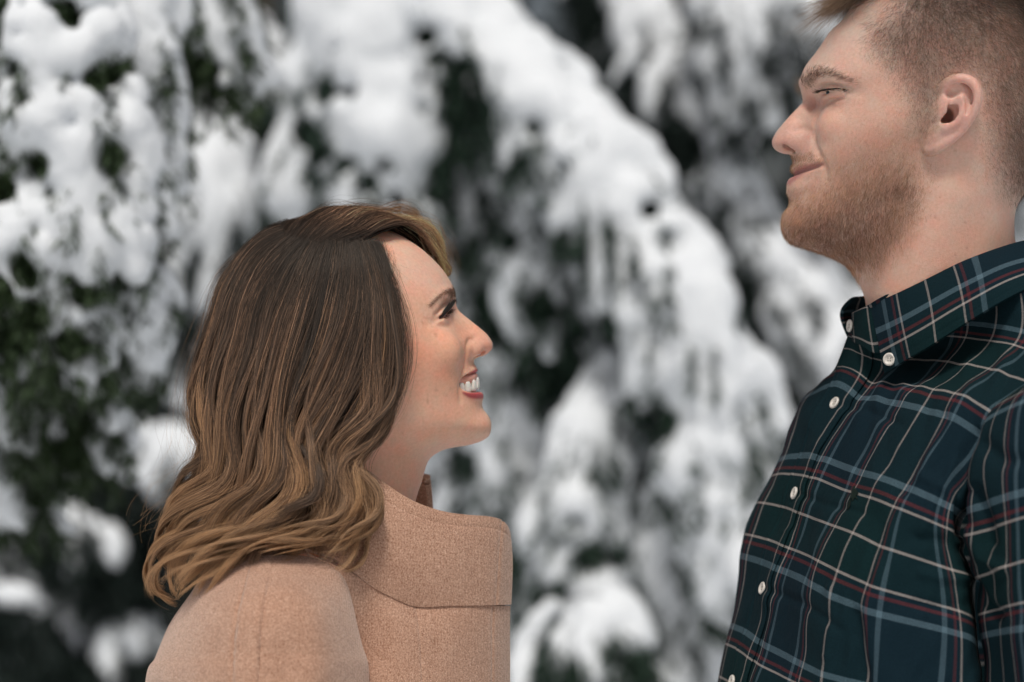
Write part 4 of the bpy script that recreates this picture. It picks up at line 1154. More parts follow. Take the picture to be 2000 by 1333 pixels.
# shadow of shaved roots under beard and cropped sides: a darker skin tone there
BEARD = [(1803, 232), (1818, 262), (1812, 300), (1803, 350), (1800, 410), (1772, 470), (1722, 512), (1668, 536), (1640, 522), (1590, 498), (1550, 490), (1520, 455), (1515, 420), (1532, 398), (1560, 384), (1592, 362), (1612, 345), (1616, 322), (1640, 300), (1680, 282), (1720, 262), (1765, 240)]
SIDES = [(1700, -140), (1770, -30), (1775, 8), (1752, 38), (1712, 62), (1712, 92), (1745, 128), (1772, 165), (1790, 205), (1806, 250), (1818, 235), (1832, 190), (1850, 152), (1885, 138), (1918, 160), (1930, 215), (1945, 290), (1965, 345), (1992, 380), (2050, 330), (2120, 200), (2100, -100), (1900, -200)]
sh = soft_poly(BEARD, mpx, mpy, 40)[:, None] * 0.5
mc = mc * (1 - sh) + np.array((0.34, 0.185, 0.13)) * sh
sh = soft_poly(SIDES, mpx, mpy, 44)[:, None] * 0.72 * (1 - earm)
mc = mc * (1 - sh) + np.array((0.27, 0.165, 0.125)) * sh
keep = (mpy < np.interp(mpx, [1660, 1700, 1860, 1990, 2080], [640, 640, 585, 525, 520]))[MF].all(1)
mb = mesh_obj('body', MV, MF[keep], man_skin, man)
vattr(mb.data, 'skin_colour', mc)
MN = vnormals(MV, MF)
for s in (1, -1):
    eye_ball('eyeball', unproj(1640, 181, -0.0308) * np.array([1, s, 1]), 0.0106, (-1, -0.25 * s, -0.12), (0.045, 0.06, 0.07), man, (0.42, 0.37, 0.34), 0.66)
man_hair_m = hair_mat('man_hair', 0.42)
# beard, three coats: skin-close stubble, main growth, pale tips at the rim
def beard_w(poly, feather): return soft_poly(poly, mpx, mpy, feather)
far = 0.25 + 0.75 * (MV[:, 1] < 0.02)
core = soft_poly([(1790, 350), (1786, 420), (1740, 485), (1668, 525), (1600, 500), (1545, 485), (1524, 450), (1540, 420), (1580, 405), (1620, 380), (1660, 350), (1720, 330)], mpx, mpy, 50)
w = beard_w(BEARD, 34)
def beard(n, wgt, L, rad, lift, base):
    pos, nr = scatter(MV, MF, MN, wgt * far, n)
    px, py = topx(pos)
    k = soft_poly([(1786, 350), (1780, 420), (1735, 480), (1668, 520), (1605, 500), (1556, 480), (1545, 445), (1580, 415), (1620, 390), (1660, 360), (1720, 335)], px, py, 60)
    d = np.stack([-0.25 + 0.5 * smooth(1600, 1780, px) * smooth(380, 480, py) - 0.35 * smooth(1600, 1530, px), 0 * px, -np.ones(n)], 1)
    patch = vnoise(pos, 95, 8)
    kk = np.clip(k + 0.35 * patch, 0, 1)[:, None]
    c = base[0] * (1 - kk) + base[1] * kk
    c = c * np.exp(rng.normal(0, 0.38, (n, 1)))
    Ls = L * (0.45 + 0.55 * np.clip(k * 1.4 + smooth(440, 475, py), 0, 1))
    short_hair('beard', pos, nr, Ls, d, lift, np.clip(c, 0.01, 0.8), rad, man_hair_m, man, m=6, jitter=0.3)
gold, brown = np.array((0.52, 0.30, 0.17)), np.array((0.215, 0.108, 0.062))
beard(17000, w * (0.25 + 0.75 * core), 0.0058, 0.000055, 0.42, (gold, brown))
beard(5500, soft_poly([(1806, 215), (1820, 262), (1812, 330), (1740, 400), (1640, 400), (1560, 420), (1520, 440), (1524, 400), (1560, 372), (1612, 352), (1620, 300), (1650, 268), (1700, 232), (1750, 205)], mpx, mpy, 60), 0.0045, 0.00004, 0.4, (np.array((0.52, 0.34, 0.22)), np.array((0.28, 0.165, 0.10))))
beard(1500, soft_poly([(1541, 306), (1560, 300), (1590, 298), (1606, 312), (1606, 319), (1580, 321), (1560, 327), (1545, 340), (1538, 330)], mpx, mpy, 8), 0.0068, 0.00005, 0.35, (np.array((0.36, 0.215, 0.125)), np.array((0.27, 0.155, 0.09))))
beard(700, soft_poly([(1522, 372), (1545, 366), (1560, 380), (1555, 402), (1525, 408)], mpx, mpy, 14), 0.0042, 0.000045, 0.5, (np.array((0.5, 0.36, 0.25)), np.array((0.4, 0.27, 0.17))))
# cropped sides, then the longer top and fringe
side_w = soft_poly(SIDES, mpx, mpy, 46) * (1 - np.clip(earm[:, 0] * 3, 0, 1))
pos, nr = scatter(MV, MF, MN, side_w * far, 78000)
px, py = topx(pos)
up = smooth(130, -40, py)
Ls = 0.0036 + 0.0085 * up + 0.003 * smooth(1940, 2030, px)
dr = np.stack([0.35 + 0.25 * smooth(1850, 2000, px) - 0.7 * smooth(1860, 1720, px), 0 * px, -0.9 + 0.3 * up], 1)
pt = vnoise(pos, 70, 5)[:, None]
tone = np.clip(0.45 + 0.45 * up[:, None] + 0.35 * pt, 0, 1)
c = np.array((0.20, 0.125, 0.085)) * (1 - tone) + np.array((0.05, 0.031, 0.023)) * tone
c = c * np.exp(rng.normal(0, 0.22, (len(c), 1)))
short_hair('cropped_hair', pos, nr, Ls, dr, 0.45, np.clip(c, 0.01, 0.8), 0.00004, man_hair_m, man, jitter=0.45)
TOPW = [(1672, -5), (1700, -6), (1770, -20), (1850, -30), (1940, -20), (2010, 20), (2090, 40), (2080, -160), (1660, -160)]
top_w = soft_poly(TOPW, mpx, mpy, 16)
pos, nr = scatter(MV, MF, MN, top_w, 9000)
px, py = topx(pos)
short_hair('top_hair', pos, nr, 0.03 + 0.012 * rng.random(9000), np.stack([-0.6 + 0.9 * smooth(1680, 1900, px), 0 * px, 0.15 - 0.5 * smooth(1700, 1900, px)], 1), 0.5,
           np.array((0.04, 0.023, 0.015)) * np.exp(rng.normal(0, 0.35, (9000, 1))), 0.00007, man_hair_m, man, m=9, curl=0.4)
# fringe standing out over the forehead
n = 1500
fx = rng.uniform(1640, 1720, n)
root = unproj(fx + 12, np.interp(fx, [1640, 1680, 1720], [0, -20, -42]) + rng.normal(0, 7, n), 0.0)
root[:, 1] = rng.normal(0, 0.026, n)
t = np.linspace(0, 1, 9)[None, :, None]
L = rng.uniform(0.024, 0.045, (n, 1, 1))
d = np.stack([-0.88 + rng.normal(0, 0.14, n), rng.normal(0, 0.22, n), -0.16 + rng.normal(0, 0.2, n)], 1)[:, None]
P = root[:, None] + L * (t * d + t * t * np.array([-0.05, 0, -0.55]) * rng.uniform(0.2, 1.1, (n, 1, 1)) + t ** 3 * np.array([0, 0, 0.22]) * rng.uniform(0, 1, (n, 1, 1)))
cc = np.array((0.10, 0.062, 0.038)) * np.exp(rng.normal(0, 0.3, (n, 1)))
cc = cc[:, None] * np.interp(np.linspace(0, 1, 9), [0, 0.5, 1], [0.75, 1.2, 2.4])[None, :, None]
strands('fringe', P, np.linspace(0.00008, 0.00003, 9), man_hair_m, man, cc)
brow(MV, MF, MN, [(1568, 161), (1574, 149), (1585, 140), (1604, 136), (1630, 142), (1658, 155), (1668, 161), (1648, 158), (1625, 151), (1606, 149), (1592, 156), (1582, 164), (1576, 168)], 1250, 0.0065, (0.8, -0.5, 0.28), (0.065, 0.037, 0.024), 0.000055, man, 0.35, 7)
# brow hairs that show past the bridge on the far side
pos, nr = scatter(MV, MF, MN, soft_poly([(1562, 158), (1576, 158), (1578, 188), (1566, 192)], mpx, mpy, 5) * (MV[:, 1] > 0.006), 150)
short_hair('eyebrow', pos, nr, 0.008, (-0.8, 0.3, 0.35), 0.8, np.array((0.30, 0.20, 0.13)) * rng.uniform(0.6, 1.4, (150, 1)), 0.00004, man_hair_m, man, m=6)
lid2 = [(1600, 181), (1604, 177), (1612, 174.5), (1622, 173.5), (1636, 173.5), (1650, 174.5), (1657, 176)]
lq = catmull(np.array([MV[surf_on(MV, MN, *p)] + MN[surf_on(MV, MN, *p)] * 0.0003 for p in lid2]), 60)
for s in (1, -1):
    tube_mesh('eyelid_line', (lq[::6] + np.array([0, -0.0002, -0.0003])) * np.array([1, s, 1]), np.interp(np.linspace(0, 1, 10), [0, 0.4, 1], [0.0003, 0.0005, 0.0003]), plain_mat('lid_line', (0.03, 0.018, 0.014), 0.6), man, 40, 6)
P = []
for s in (1, -1):
    for i in range(130):
        k = rng.random(); b = lq[int(k * 59)] * np.array([1, s, 1]) + rng.normal(0, 0.0003, 3)
        d = np.array([-0.75 + 0.55 * k, -0.45 * s, -0.42 + 0.12 * rng.normal()]); d /= np.linalg.norm(d)
        t = np.linspace(0, 1, 6)[:, None]
        P.append(b + 0.0075 * rng.uniform(0.6, 1.1) * (d * t + np.array([-0.2, -0.1 * s, 0.4]) * t * t))
strands('eyelashes', np.array(P), np.linspace(0.00009, 0.00003, 6), lash_mat, man, np.array((0.015, 0.010, 0.007)))

# ---- shirt: control net laid along the tartan's own lines; last two numbers are cloth coordinates in cm
plaid = plaid_mat()
shirt = link('shirt', None, man)
UC = [-46, -34, -22, -14.5, -10.6, -7.6, -5.33, 0, 4.4, 6.67, 8.67, 14, 17.5, 20]
#        back-far            far side           silhouette         placket left      placket right      B1                 B2                 W                  w                  B3                 B4                 armhole            inside
ROWS = {
 -18:   [(1960, 560, .13), (1840, 590, .16), (1730, 615, .10), (1690, 618, .035), (1678, 612, .012), (1692, 600, -.015), (1740, 575, -.045), (1850, 555, -.070), (1940, 550, -.09), (1985, 560, -.098), (2015, 570, -.105), (2060, 600, -.12), (2090, 625, -.13), (2110, 640, -.11)],
 -13.5: [(1980, 600, .18), (1850, 620, .20), (1730, 645, .14), (1676, 655, .050), (1664, 650, .016), (1698, 655, -.010), (1770, 645, -.032), (1862, 640, -.056), (1945, 648, -.086), (1985, 655, -.104), (2018, 665, -.118), (2075, 690, -.15), (2100, 710, -.155), (2115, 720, -.12)],
 -9.6:  [(2000, 680, .21), (1860, 680, .23), (1720, 690, .17), (1648, 718, .075), (1652, 684, .020), (1706, 702, -.008), (1757, 704, -.026), (1830, 706, -.054), (1888, 715, -.088), (1924, 721, -.108), (1946, 728, -.124), (2010, 752, -.150), (2055, 780, -.165), (2060, 800, -.12)],
 -7.33: [(2010, 740, .22), (1860, 740, .24), (1690, 740, .18), (1602, 760, .085), (1641, 716, .022), (1696, 737, -.010), (1727, 743, -.028), (1790, 757, -.060), (1834, 760, -.098), (1868, 764, -.120), (1889, 770, -.136), (1940, 797, -.154), (1975, 825, -.166), (1975, 845, -.11)],
 -5.33: [(2020, 800, .22), (1860, 800, .24), (1650, 800, .18), (1562, 795, .090), (1622, 752, .022), (1671, 772, -.014), (1694, 776, -.030), (1745, 788, -.066), (1804, 802, -.108), (1840, 811, -.130), (1861, 815, -.144), (1911, 846, -.156), (1935, 870, -.166), (1930, 890, -.10)],
 0:     [(2030, 920, .22), (1850, 930, .24), (1600, 930, .17), (1514, 902, .080), (1558, 889, .018), (1594, 894, -.020), (1616, 898, -.036), (1670, 920, -.078), (1720, 934, -.120), (1758, 947, -.139), (1778, 954, -.150), (1836, 981, -.156), (1880, 1002, -.150), (1892, 1010, -.08)],
 4.4:   [(2035, 1020, .22), (1840, 1030, .24), (1570, 1010, .165), (1475, 985, .078), (1523, 991, .014), (1555, 1003, -.024), (1574, 1010, -.040), (1616, 1026, -.082), (1665, 1044, -.124), (1710, 1066, -.143), (1740, 1077, -.154), (1835, 1108, -.160), (1885, 1126, -.150), (1900, 1135, -.07)],
 8.67:  [(2035, 1120, .22), (1830, 1130, .24), (1545, 1110, .16), (1442, 1086, .075), (1488, 1098, .010), (1523, 1112, -.028), (1540, 1119, -.044), (1570, 1134, -.086), (1625, 1165, -.128), (1679, 1186, -.147), (1717, 1200, -.158), (1845, 1231, -.166), (1905, 1251, -.155), (1915, 1262, -.07)],
 14:    [(2035, 1250, .22), (1820, 1260, .24), (1525, 1245, .155), (1424, 1223, .070), (1452, 1233, .006), (1484, 1254, -.032), (1499, 1264, -.048), (1553, 1291, -.090), (1609, 1318, -.132), (1679, 1337, -.150), (1708, 1345, -.160), (1835, 1362, -.170), (1925, 1385, -.160), (1935, 1395, -.07)],
 20:    [(2035, 1400, .22), (1815, 1410, .24), (1505, 1390, .15), (1398, 1362, .066), (1420, 1374, .002), (1449, 1396, -.036), (1464, 1406, -.052), (1528, 1432, -.094), (1590, 1456, -.135), (1660, 1472, -.152), (1698, 1480, -.162), (1830, 1500, -.174), (1935, 1525, -.165), (1945, 1535, -.07)],
 34:    [(2035, 1750, .22), (1815, 1750, .24), (1480, 1730, .15), (1360, 1700, .066), (1380, 1710, .002), (1410, 1740, -.036), (1425, 1750, -.052), (1500, 1780, -.094), (1570, 1800, -.135), (1650, 1815, -.152), (1690, 1825, -.162), (1830, 1840, -.174), (1940, 1860, -.165), (1950, 1870, -.07)]}
NET = px_net([[(*p, u / 100, v / 100) for p, u in zip(row, UC)] for v, row in ROWS.items()])
def torso(cu, cv):
    S = net_eval(NET, cu, cv)
    N = -np.cross(np.gradient(S[..., :3], axis=1), np.gradient(S[..., :3], axis=0))
    N /= np.maximum(np.linalg.norm(N, axis=2, keepdims=True), 1e-9)
    vx, vy = topx(S[..., :3])
    h = 0.0022 * vnoise(np.stack([vx / 60, vy / 110, 0 * vx], -1), 1.0, 9) + 0.0016 * vnoise(np.stack([vx / 22 + vy / 60, vy / 60 - vx / 90, 0 * vx], -1), 1.0, 10)
    for pts, a, wd in FOLDS:
        h = h + a * np.exp(-(dist_line(pts, vx, vy) / wd) ** 2)
    near = (S[..., 1] < 0.1)
    return S, N, h * near
FOLDS = [([(1560, 965), (1610, 985), (1680, 1000)], -0.0016, 9), ([(1632, 790), (1690, 800), (1760, 830)], -0.0016, 9), ([(1495, 1150), (1560, 1175), (1640, 1230)], -0.0018, 9), ([(1850, 820), (1800, 880), (1770, 960)], -0.003, 13), ([(1870, 900), (1830, 960), (1800, 1040)], 0.0028, 12), ([(1540, 1040), (1530, 1100), (1505, 1180)], 0.0016, 9), ([(1912, 850), (1880, 900), (1872, 960), (1884, 1040)], -0.007, 14), ([(1900, 1000), (1860, 960), (1800, 930)], 0.003, 12), ([(1895, 1080), (1850, 1060), (1790, 1050)], -0.003, 14),
         ([(1900, 1130), (1860, 1130), (1800, 1120)], 0.003, 12), ([(1770, 770), (1810, 760), (1850, 770)], 0.002, 16), ([(1620, 1150), (1625, 1200), (1612, 1280)], 0.002, 10), ([(1672, 1200), (1680, 1280), (1690, 1333)], -0.003, 12),
         ([(1880, 1180), (1840, 1190), (1790, 1180)], -0.0025, 14), ([(1720, 720), (1800, 690), (1900, 650)], -0.002, 18)]
cu, cv = np.linspace(0, 13, 420), np.linspace(0, 10, 420)
S, N, h = torso(cu, cv)
T = S.copy(); T[..., :3] += N * h[..., None]
sheet('shirt_front', T[:, ::-1], plaid, shirt, uv=T[:, ::-1, 3:5], thick=0.0012)
# placket: its own strip of cloth along the front edge
cu2, cv2 = np.linspace(4.0, 5.0, 40), np.linspace(0.35, 10, 420)
S2, N2, h2 = torso(cu2, cv2)
edge = np.linspace(0, 1, 40)[None, :, None]
lift = 0.0022 - 0.0007 * np.exp(-((edge - 0.1) / 0.03) ** 2) - 0.0007 * np.exp(-((edge - 0.88) / 0.03) ** 2) + 0.0005 * vnoise(S2[..., :3], 120, 3)[..., None]
S2[..., :3] += N2 * (h2[..., None] + lift)
uv2 = S2[..., 3:5].copy(); uv2[..., 0] = -0.12 + (edge[..., 0]) * 0.033
sheet('placket', S2[:, ::-1], plaid, shirt, uv=uv2[:, ::-1], thick=0.0016)

# buttons
btn = plain_mat('button', (0.66, 0.62, 0.56), 0.3, 0.5)
thr = plain_mat('button_thread', (0.30, 0.28, 0.25), 0.9)
def button(c, n, r=0.0052):
    n = n / np.linalg.norm(n)
    a = np.cross(n, [0.1, 0.2, 1.0]); a /= np.linalg.norm(a); b = np.cross(n, a)
    prof = [(0, .0006), (.25, .0006), (.55, .0008), (.62, .0016), (.78, .0021), (.93, .0017), (1, .0009), (.95, 0), (.5, -.0002)]
    m = 28
    V = []
    for k, (q, z) in enumerate(prof):
        for j in range(m):
            t = 2 * math.pi * j / m
            V.append(c + n * z + r * max(q, 0.01) * (a * math.cos(t) + b * math.sin(t)))
    F = np.array([(k * m + j, k * m + (j + 1) % m, (k + 1) * m + (j + 1) % m, (k + 1) * m + j) for k in range(len(prof) - 1) for j in range(m)])
    o = mesh_obj('button', V, F, btn, shirt)
    for q in range(4):
        t = math.pi / 4 + q * math.pi / 2
        p = c + n * 0.0007 + r * 0.28 * (a * math.cos(t) + b * math.sin(t))
        hv = [p + 0.00055 * (a * math.cos(s) + b * math.sin(s)) + n * z for z in (0, .0003) for s in np.linspace(0, 2 * math.pi, 8, endpoint=False)] + [p + n * 0.0004]
        hf = [(j, (j + 1) % 8, 8 + (j + 1) % 8, 8 + j) for j in range(8)]
        me = bpy.data.meshes.new('thread'); me.from_pydata([tuple(x) for x in hv], [], hf + [(8 + j, 8 + (j + 1) % 8, 16) for j in range(8)]); me.materials.append(thr)
        link('thread', me, o)
pxs, pys = topx(S2[..., :3])
def on_placket(px, py):
    d = (pxs - px) ** 2 + (pys - py) ** 2; i = np.unravel_index(d.argmin(), d.shape)
    return S2[i][:3] + N2[i] * 0.0005, N2[i]
for px, py in ((1632, 788), (1553, 965), (1491, 1150), (1432, 1331), (1385, 1530)):
    c, nn = on_placket(px, py); button(c, nn)

# collar: stand, near leaf, far leaf
leaf_top = [(1699, 596, -.022), (1741, 578, -.045), (1790, 555, -.058), (1840, 530, -.067), (1891, 506, -.071), (1960, 481, -.068), (2005, 469, -.055), (2035, 466, -.03), (2045, 470, .0), (2030, 480, .04), (1960, 495, .07)]
leaf_mid = [(1712, 655, -.034), (1752, 636, -.056), (1802, 609, -.071), (1852, 580, -.082), (1905, 552, -.090), (1965, 524, -.090), (2025, 508, -.076), (2060, 505, -.045), (2072, 510, .0), (2055, 520, .05), (1970, 540, .085)]
leaf_bot = [(1727, 730, -.043), (1768, 704, -.064), (1812, 678, -.080), (1862, 646, -.092), (1915, 613, -.102), (1972, 580, -.106), (2035, 552, -.094), (2080, 545, -.055), (2090, 550, .0), (2070, 560, .06), (1975, 585, .1)]
ln = px_net([leaf_top, leaf_mid, leaf_bot])
S = net_eval(ln, np.linspace(0, 10, 240), np.linspace(0, 2, 60))
seg = np.concatenate([[0], np.cumsum(np.linalg.norm(np.diff(S[30, :, :3], axis=0), axis=1))])
vv = np.linspace(-0.024, 0.030, 60)
uvc = np.stack([np.broadcast_to(seg[None] - 0.0165, S.shape[:2]), np.broadcast_to(vv[:, None], S.shape[:2])], -1)
e = np.linspace(0, 1, 60)[:, None]
S[..., 1] += 0.0007 * np.exp(-((e - 0.9) / 0.02) ** 2) + 0.0007 * np.exp(-((seg[None] - 0.006) / 0.001) ** 2) + 0.0008 * vnoise(S[..., :3], 45, 6)
# thickness of the folded leaf: outer and inner cloth
sheet('collar', S[:, ::-1], plaid, shirt, uv=uvc[:, ::-1], thick=0.003, bevel=0.0009)
cx, cyy = topx(S[..., :3]); dd = (cx - 1737) ** 2 + (cyy - 702) ** 2; i = np.unravel_index(dd.argmin(), dd.shape)
button(S[i][:3] + np.array([-0.0003, -0.0008, 0]), np.array([-0.45, -0.85, 0.1]))
stand_t = [(1662, 612, .006), (1680, 603, -.012), (1702, 595, -.024), (1760, 570, -.045), (1850, 526, -.062), (1960, 484, -.060), (2020, 480, -.02), (2010, 490, .03), (1900, 520, .06), (1780, 560, .055), (1700, 596, .035), (1672, 606, .022)]
stand_b = [(1664, 668, .006), (1688, 680, -.018), (1716, 690, -.034), (1770, 660, -.055), (1860, 610, -.074), (1970, 560, -.072), (2030, 550, -.02), (2020, 560, .03), (1905, 600, .07), (1780, 640, .065), (1705, 672, .045), (1674, 664, .026)]
S = net_eval(px_net([stand_t, [((a[0] + b[0]) / 2 - 1, (a[1] + b[1]) / 2, (a[2] + b[2]) / 2 - .001) for a, b in zip(stand_t, stand_b)], stand_b]), np.linspace(0, 11, 160), np.linspace(0, 2, 30))
seg = np.concatenate([[0], np.cumsum(np.linalg.norm(np.diff(S[15, :, :3], axis=0), axis=1))])
uvc = np.stack([np.broadcast_to(seg[None] + 0.01, S.shape[:2]), np.broadcast_to(np.linspace(0.015, 0.05, 30)[:, None], S.shape[:2])], -1)
sheet('collar_stand', S[:, ::-1], plaid, shirt, uv=uvc[:, ::-1], thick=0.0025, bevel=0.0008)
far_t = [(1655, 588, .034), (1668, 580, .040), (1700, 575, .055), (1780, 548, .070)]
far_m = [(1640, 615, .038), (1655, 612, .052), (1700, 610, .072), (1780, 590, .085)]
far_b = [(1655, 660, .042), (1668, 655, .060), (1705, 650, .085), (1785, 640, .098)]
S = net_eval(px_net([far_t, far_m, far_b]), np.linspace(0, 3, 50), np.linspace(0, 2, 40))
uvc = np.stack(np.meshgrid(np.linspace(0.02, 0.07, 50), np.linspace(-0.02, 0.03, 40)), -1)
sheet('collar', S, plaid, shirt, uv=uvc, thick=0.003, bevel=0.0009)
button(unproj(1661, 637, 0.004), np.array([-0.97, -0.2, 0.1]))

# sleeve
SC = [-3, 0, 3.2, 8.67, 13, 20, 30]
SROWS = {
 -9.5: [(1990, 760, -.12), (1978, 772, -.150), (1985, 762, -.160), (2030, 735, -.168), (2080, 715, -.165), (2150, 720, -.12), (2160, 730, .0)],
 -5.33: [(1945, 850, -.11), (1922, 832, -.158), (1936, 815, -.170), (1995, 786, -.188), (2070, 765, -.188), (2170, 760, -.13), (2190, 770, .0)],
 -2.5: [(1925, 930, -.10), (1896, 925, -.155), (1912, 905, -.174), (1985, 875, -.200), (2070, 855, -.200), (2180, 850, -.13), (2200, 850, .0)],
 0:    [(1915, 1010, -.09), (1890, 1000, -.152), (1917, 988, -.178), (1985, 966, -.206), (2075, 950, -.206), (2185, 945, -.13), (2205, 945, .0)],
 4.4:  [(1920, 1135, -.08), (1897, 1134, -.148), (1930, 1124, -.176), (1990, 1102, -.208), (2078, 1088, -.208), (2185, 1085, -.13), (2205, 1085, .0)],
 8.67: [(1930, 1250, -.08), (1913, 1245, -.146), (1942, 1237, -.174), (1995, 1228, -.208), (2080, 1222, -.208), (2185, 1222, -.13), (2205, 1222, .0)],
 14:   [(1945, 1390, -.08), (1930, 1388, -.144), (1958, 1384, -.172), (2005, 1380, -.206), (2085, 1376, -.206), (2185, 1376, -.13), (2205, 1376, .0)],
 30:   [(1960, 1800, -.08), (1945, 1800, -.14), (1970, 1800, -.17), (2020, 1800, -.20), (2090, 1800, -.20), (2185, 1800, -.13), (2205, 1800, .0)]}
sn = px_net([[(*p, u / 100, v / 100) for p, u in zip(r_, SC)] for v, r_ in SROWS.items()])
S = net_eval(sn, np.linspace(0, 6, 260), np.linspace(0, 7, 320))
N = -np.cross(np.gradient(S[..., :3], axis=1), np.gradient(S[..., :3], axis=0)); N /= np.linalg.norm(N, axis=2, keepdims=True)
vx, vy = topx(S[..., :3])
h = 0.0025 * vnoise(np.stack([vx / 55 + vy / 120, vy / 70 - vx / 130, 0 * vx], -1), 1.0, 21)
for pts, a, wd in (([(1905, 960), (1925, 1010), (1935, 1060)], -0.006, 12), ([(1890, 1040), (1915, 1090), (1960, 1110)], 0.004, 12), ([(1900, 1140), (1920, 1180), (1945, 1200)], -0.006, 12), ([(1925, 870), (1960, 900), (2000, 900)], -0.003, 16)):
    h = h + a * np.exp(-(dist_line(pts, vx, vy) / wd) ** 2)
S[..., :3] += N * h[..., None]
sheet('sleeve', S[:, ::-1], plaid, shirt, uv=S[:, ::-1, 3:5], thick=0.0012)
# small dark embroidered emblem on the chest
vx, vy = topx(T[..., :3])
em = plain_mat('dark_embroidery', (0.006, 0.014, 0.010), 0.8, 0.2)
for poly in ([(1664, 958), (1669, 954), (1674, 957), (1677, 963), (1672, 968), (1676, 975), (1670, 973), (1666, 980), (1664, 972), (1660, 976), (1662, 966)], [(1666, 950), (1670, 949), (1671, 954), (1667, 955)], [(1658, 978), (1663, 975), (1660, 990), (1656, 996)]):
    P = []
    for p in poly:
        i = np.unravel_index(((vx - p[0]) ** 2 + (vy - p[1]) ** 2 + (T[..., 1] > 0) * 1e6).argmin(), vx.shape); P.append(T[i][:3] + N.mean((0, 1)) * 0 + np.array([-0.0005, -0.0009, 0.0]))
    P = np.array(P); k = len(P)
    me = bpy.data.meshes.new('emblem')
    back = P + np.array([0.0005, 0.0009, 0])
    me.from_pydata([tuple(q) for q in np.vstack([P, back])], [], [tuple(range(k))] + [(j, (j + 1) % k, k + (j + 1) % k, k + j) for j in range(k)])
    me.materials.append(em)
    link('emblem', me, shirt)
# ------------------------------------------------------------------ ground and snow-laden conifers behind
def snow_mat():
    M = Mat('snow')
    P = M.coord('Object')
    n = M.noise(60, 4, 0.6, P).outputs['Fac']
    M.l(M.mix('MIX', n, (0.77, 0.805, 0.835), (0.82, 0.845, 0.87)), M.b.inputs['Base Color'])
    M.set(Roughness=0.7, Specular_IOR_Level=0.3)
    M.l(M.bump(n, 0.4, 0.01), M.b.inputs['Normal'])
    return M.m
def needle_mat(name, a, b):
    M = Mat(name)
    P = M.coord('Object')
    M.l(M.mix('MIX', M.noise(9, 3, 0.6, P).outputs['Fac'], a, b), M.b.inputs['Base Color'])
    M.set(Roughness=0.6, Specular_IOR_Level=0.3)
    return M.m
snow = snow_mat()
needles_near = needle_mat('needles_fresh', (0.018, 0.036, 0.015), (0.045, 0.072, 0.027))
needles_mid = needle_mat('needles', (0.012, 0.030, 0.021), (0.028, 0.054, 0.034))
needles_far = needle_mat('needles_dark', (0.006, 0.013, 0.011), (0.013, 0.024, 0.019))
bark = needle_mat('bark', (0.045, 0.035, 0.028), (0.08, 0.065, 0.055))

gx = np.linspace(-60, 60, 160); gy = np.linspace(-60, 60, 160)
gx = np.sign(gx) * np.abs(gx / 60) ** 1.8 * 60; gy = np.sign(gy) * np.abs(gy / 60) ** 1.8 * 60
GX, GY = np.meshgrid(gx, gy)
GZ = 0.10 * vnoise(np.stack([GX, GY, 0 * GX], -1), 0.6, 3) + 0.03 * vnoise(np.stack([GX, GY, 0 * GX], -1), 2.3, 4) - 0.06 + 0.06 * np.clip(GY - 3, 0, 30)
g = mesh_obj('ground', np.stack([GX, GY, GZ], -1).reshape(-1, 3), grid_faces(160, 160), snow)
g['kind'] = 'structure'

def sprays(tw, rs, nl, nn, hang=0.3):
    """needles round twigs: tw (n, k, 3) twig curves; every needle a thin folded leaf"""
    n, k, _ = tw.shape
    i = np.repeat(np.arange(n), nn); t = rs.random(n * nn) ** 0.8 * (k - 1.001)
    a = t.astype(int); f = (t - a)[:, None]
    c = tw[i, a] * (1 - f) + tw[i, a + 1] * f
    d = tw[i, a + 1] - tw[i, a]; d /= np.maximum(np.linalg.norm(d, axis=1, keepdims=True), 1e-9)
    r = rs.normal(0, 1, (n * nn, 3)); r -= (r * d).sum(1, keepdims=True) * d; r /= np.linalg.norm(r, axis=1, keepdims=True)
    L = nl * rs.uniform(0.6, 1.2, (n * nn, 1))
    tip = c + L * (0.75 * r + 0.55 * d + np.array([0, 0, -hang]))
    s = np.cross(r, d) * L * 0.10
    mid = (c + tip) / 2
    V = np.stack([c, mid + s, tip, mid - s], 1).reshape(-1, 3)
    F = np.arange(len(V)).reshape(-1, 4)
    return V, F

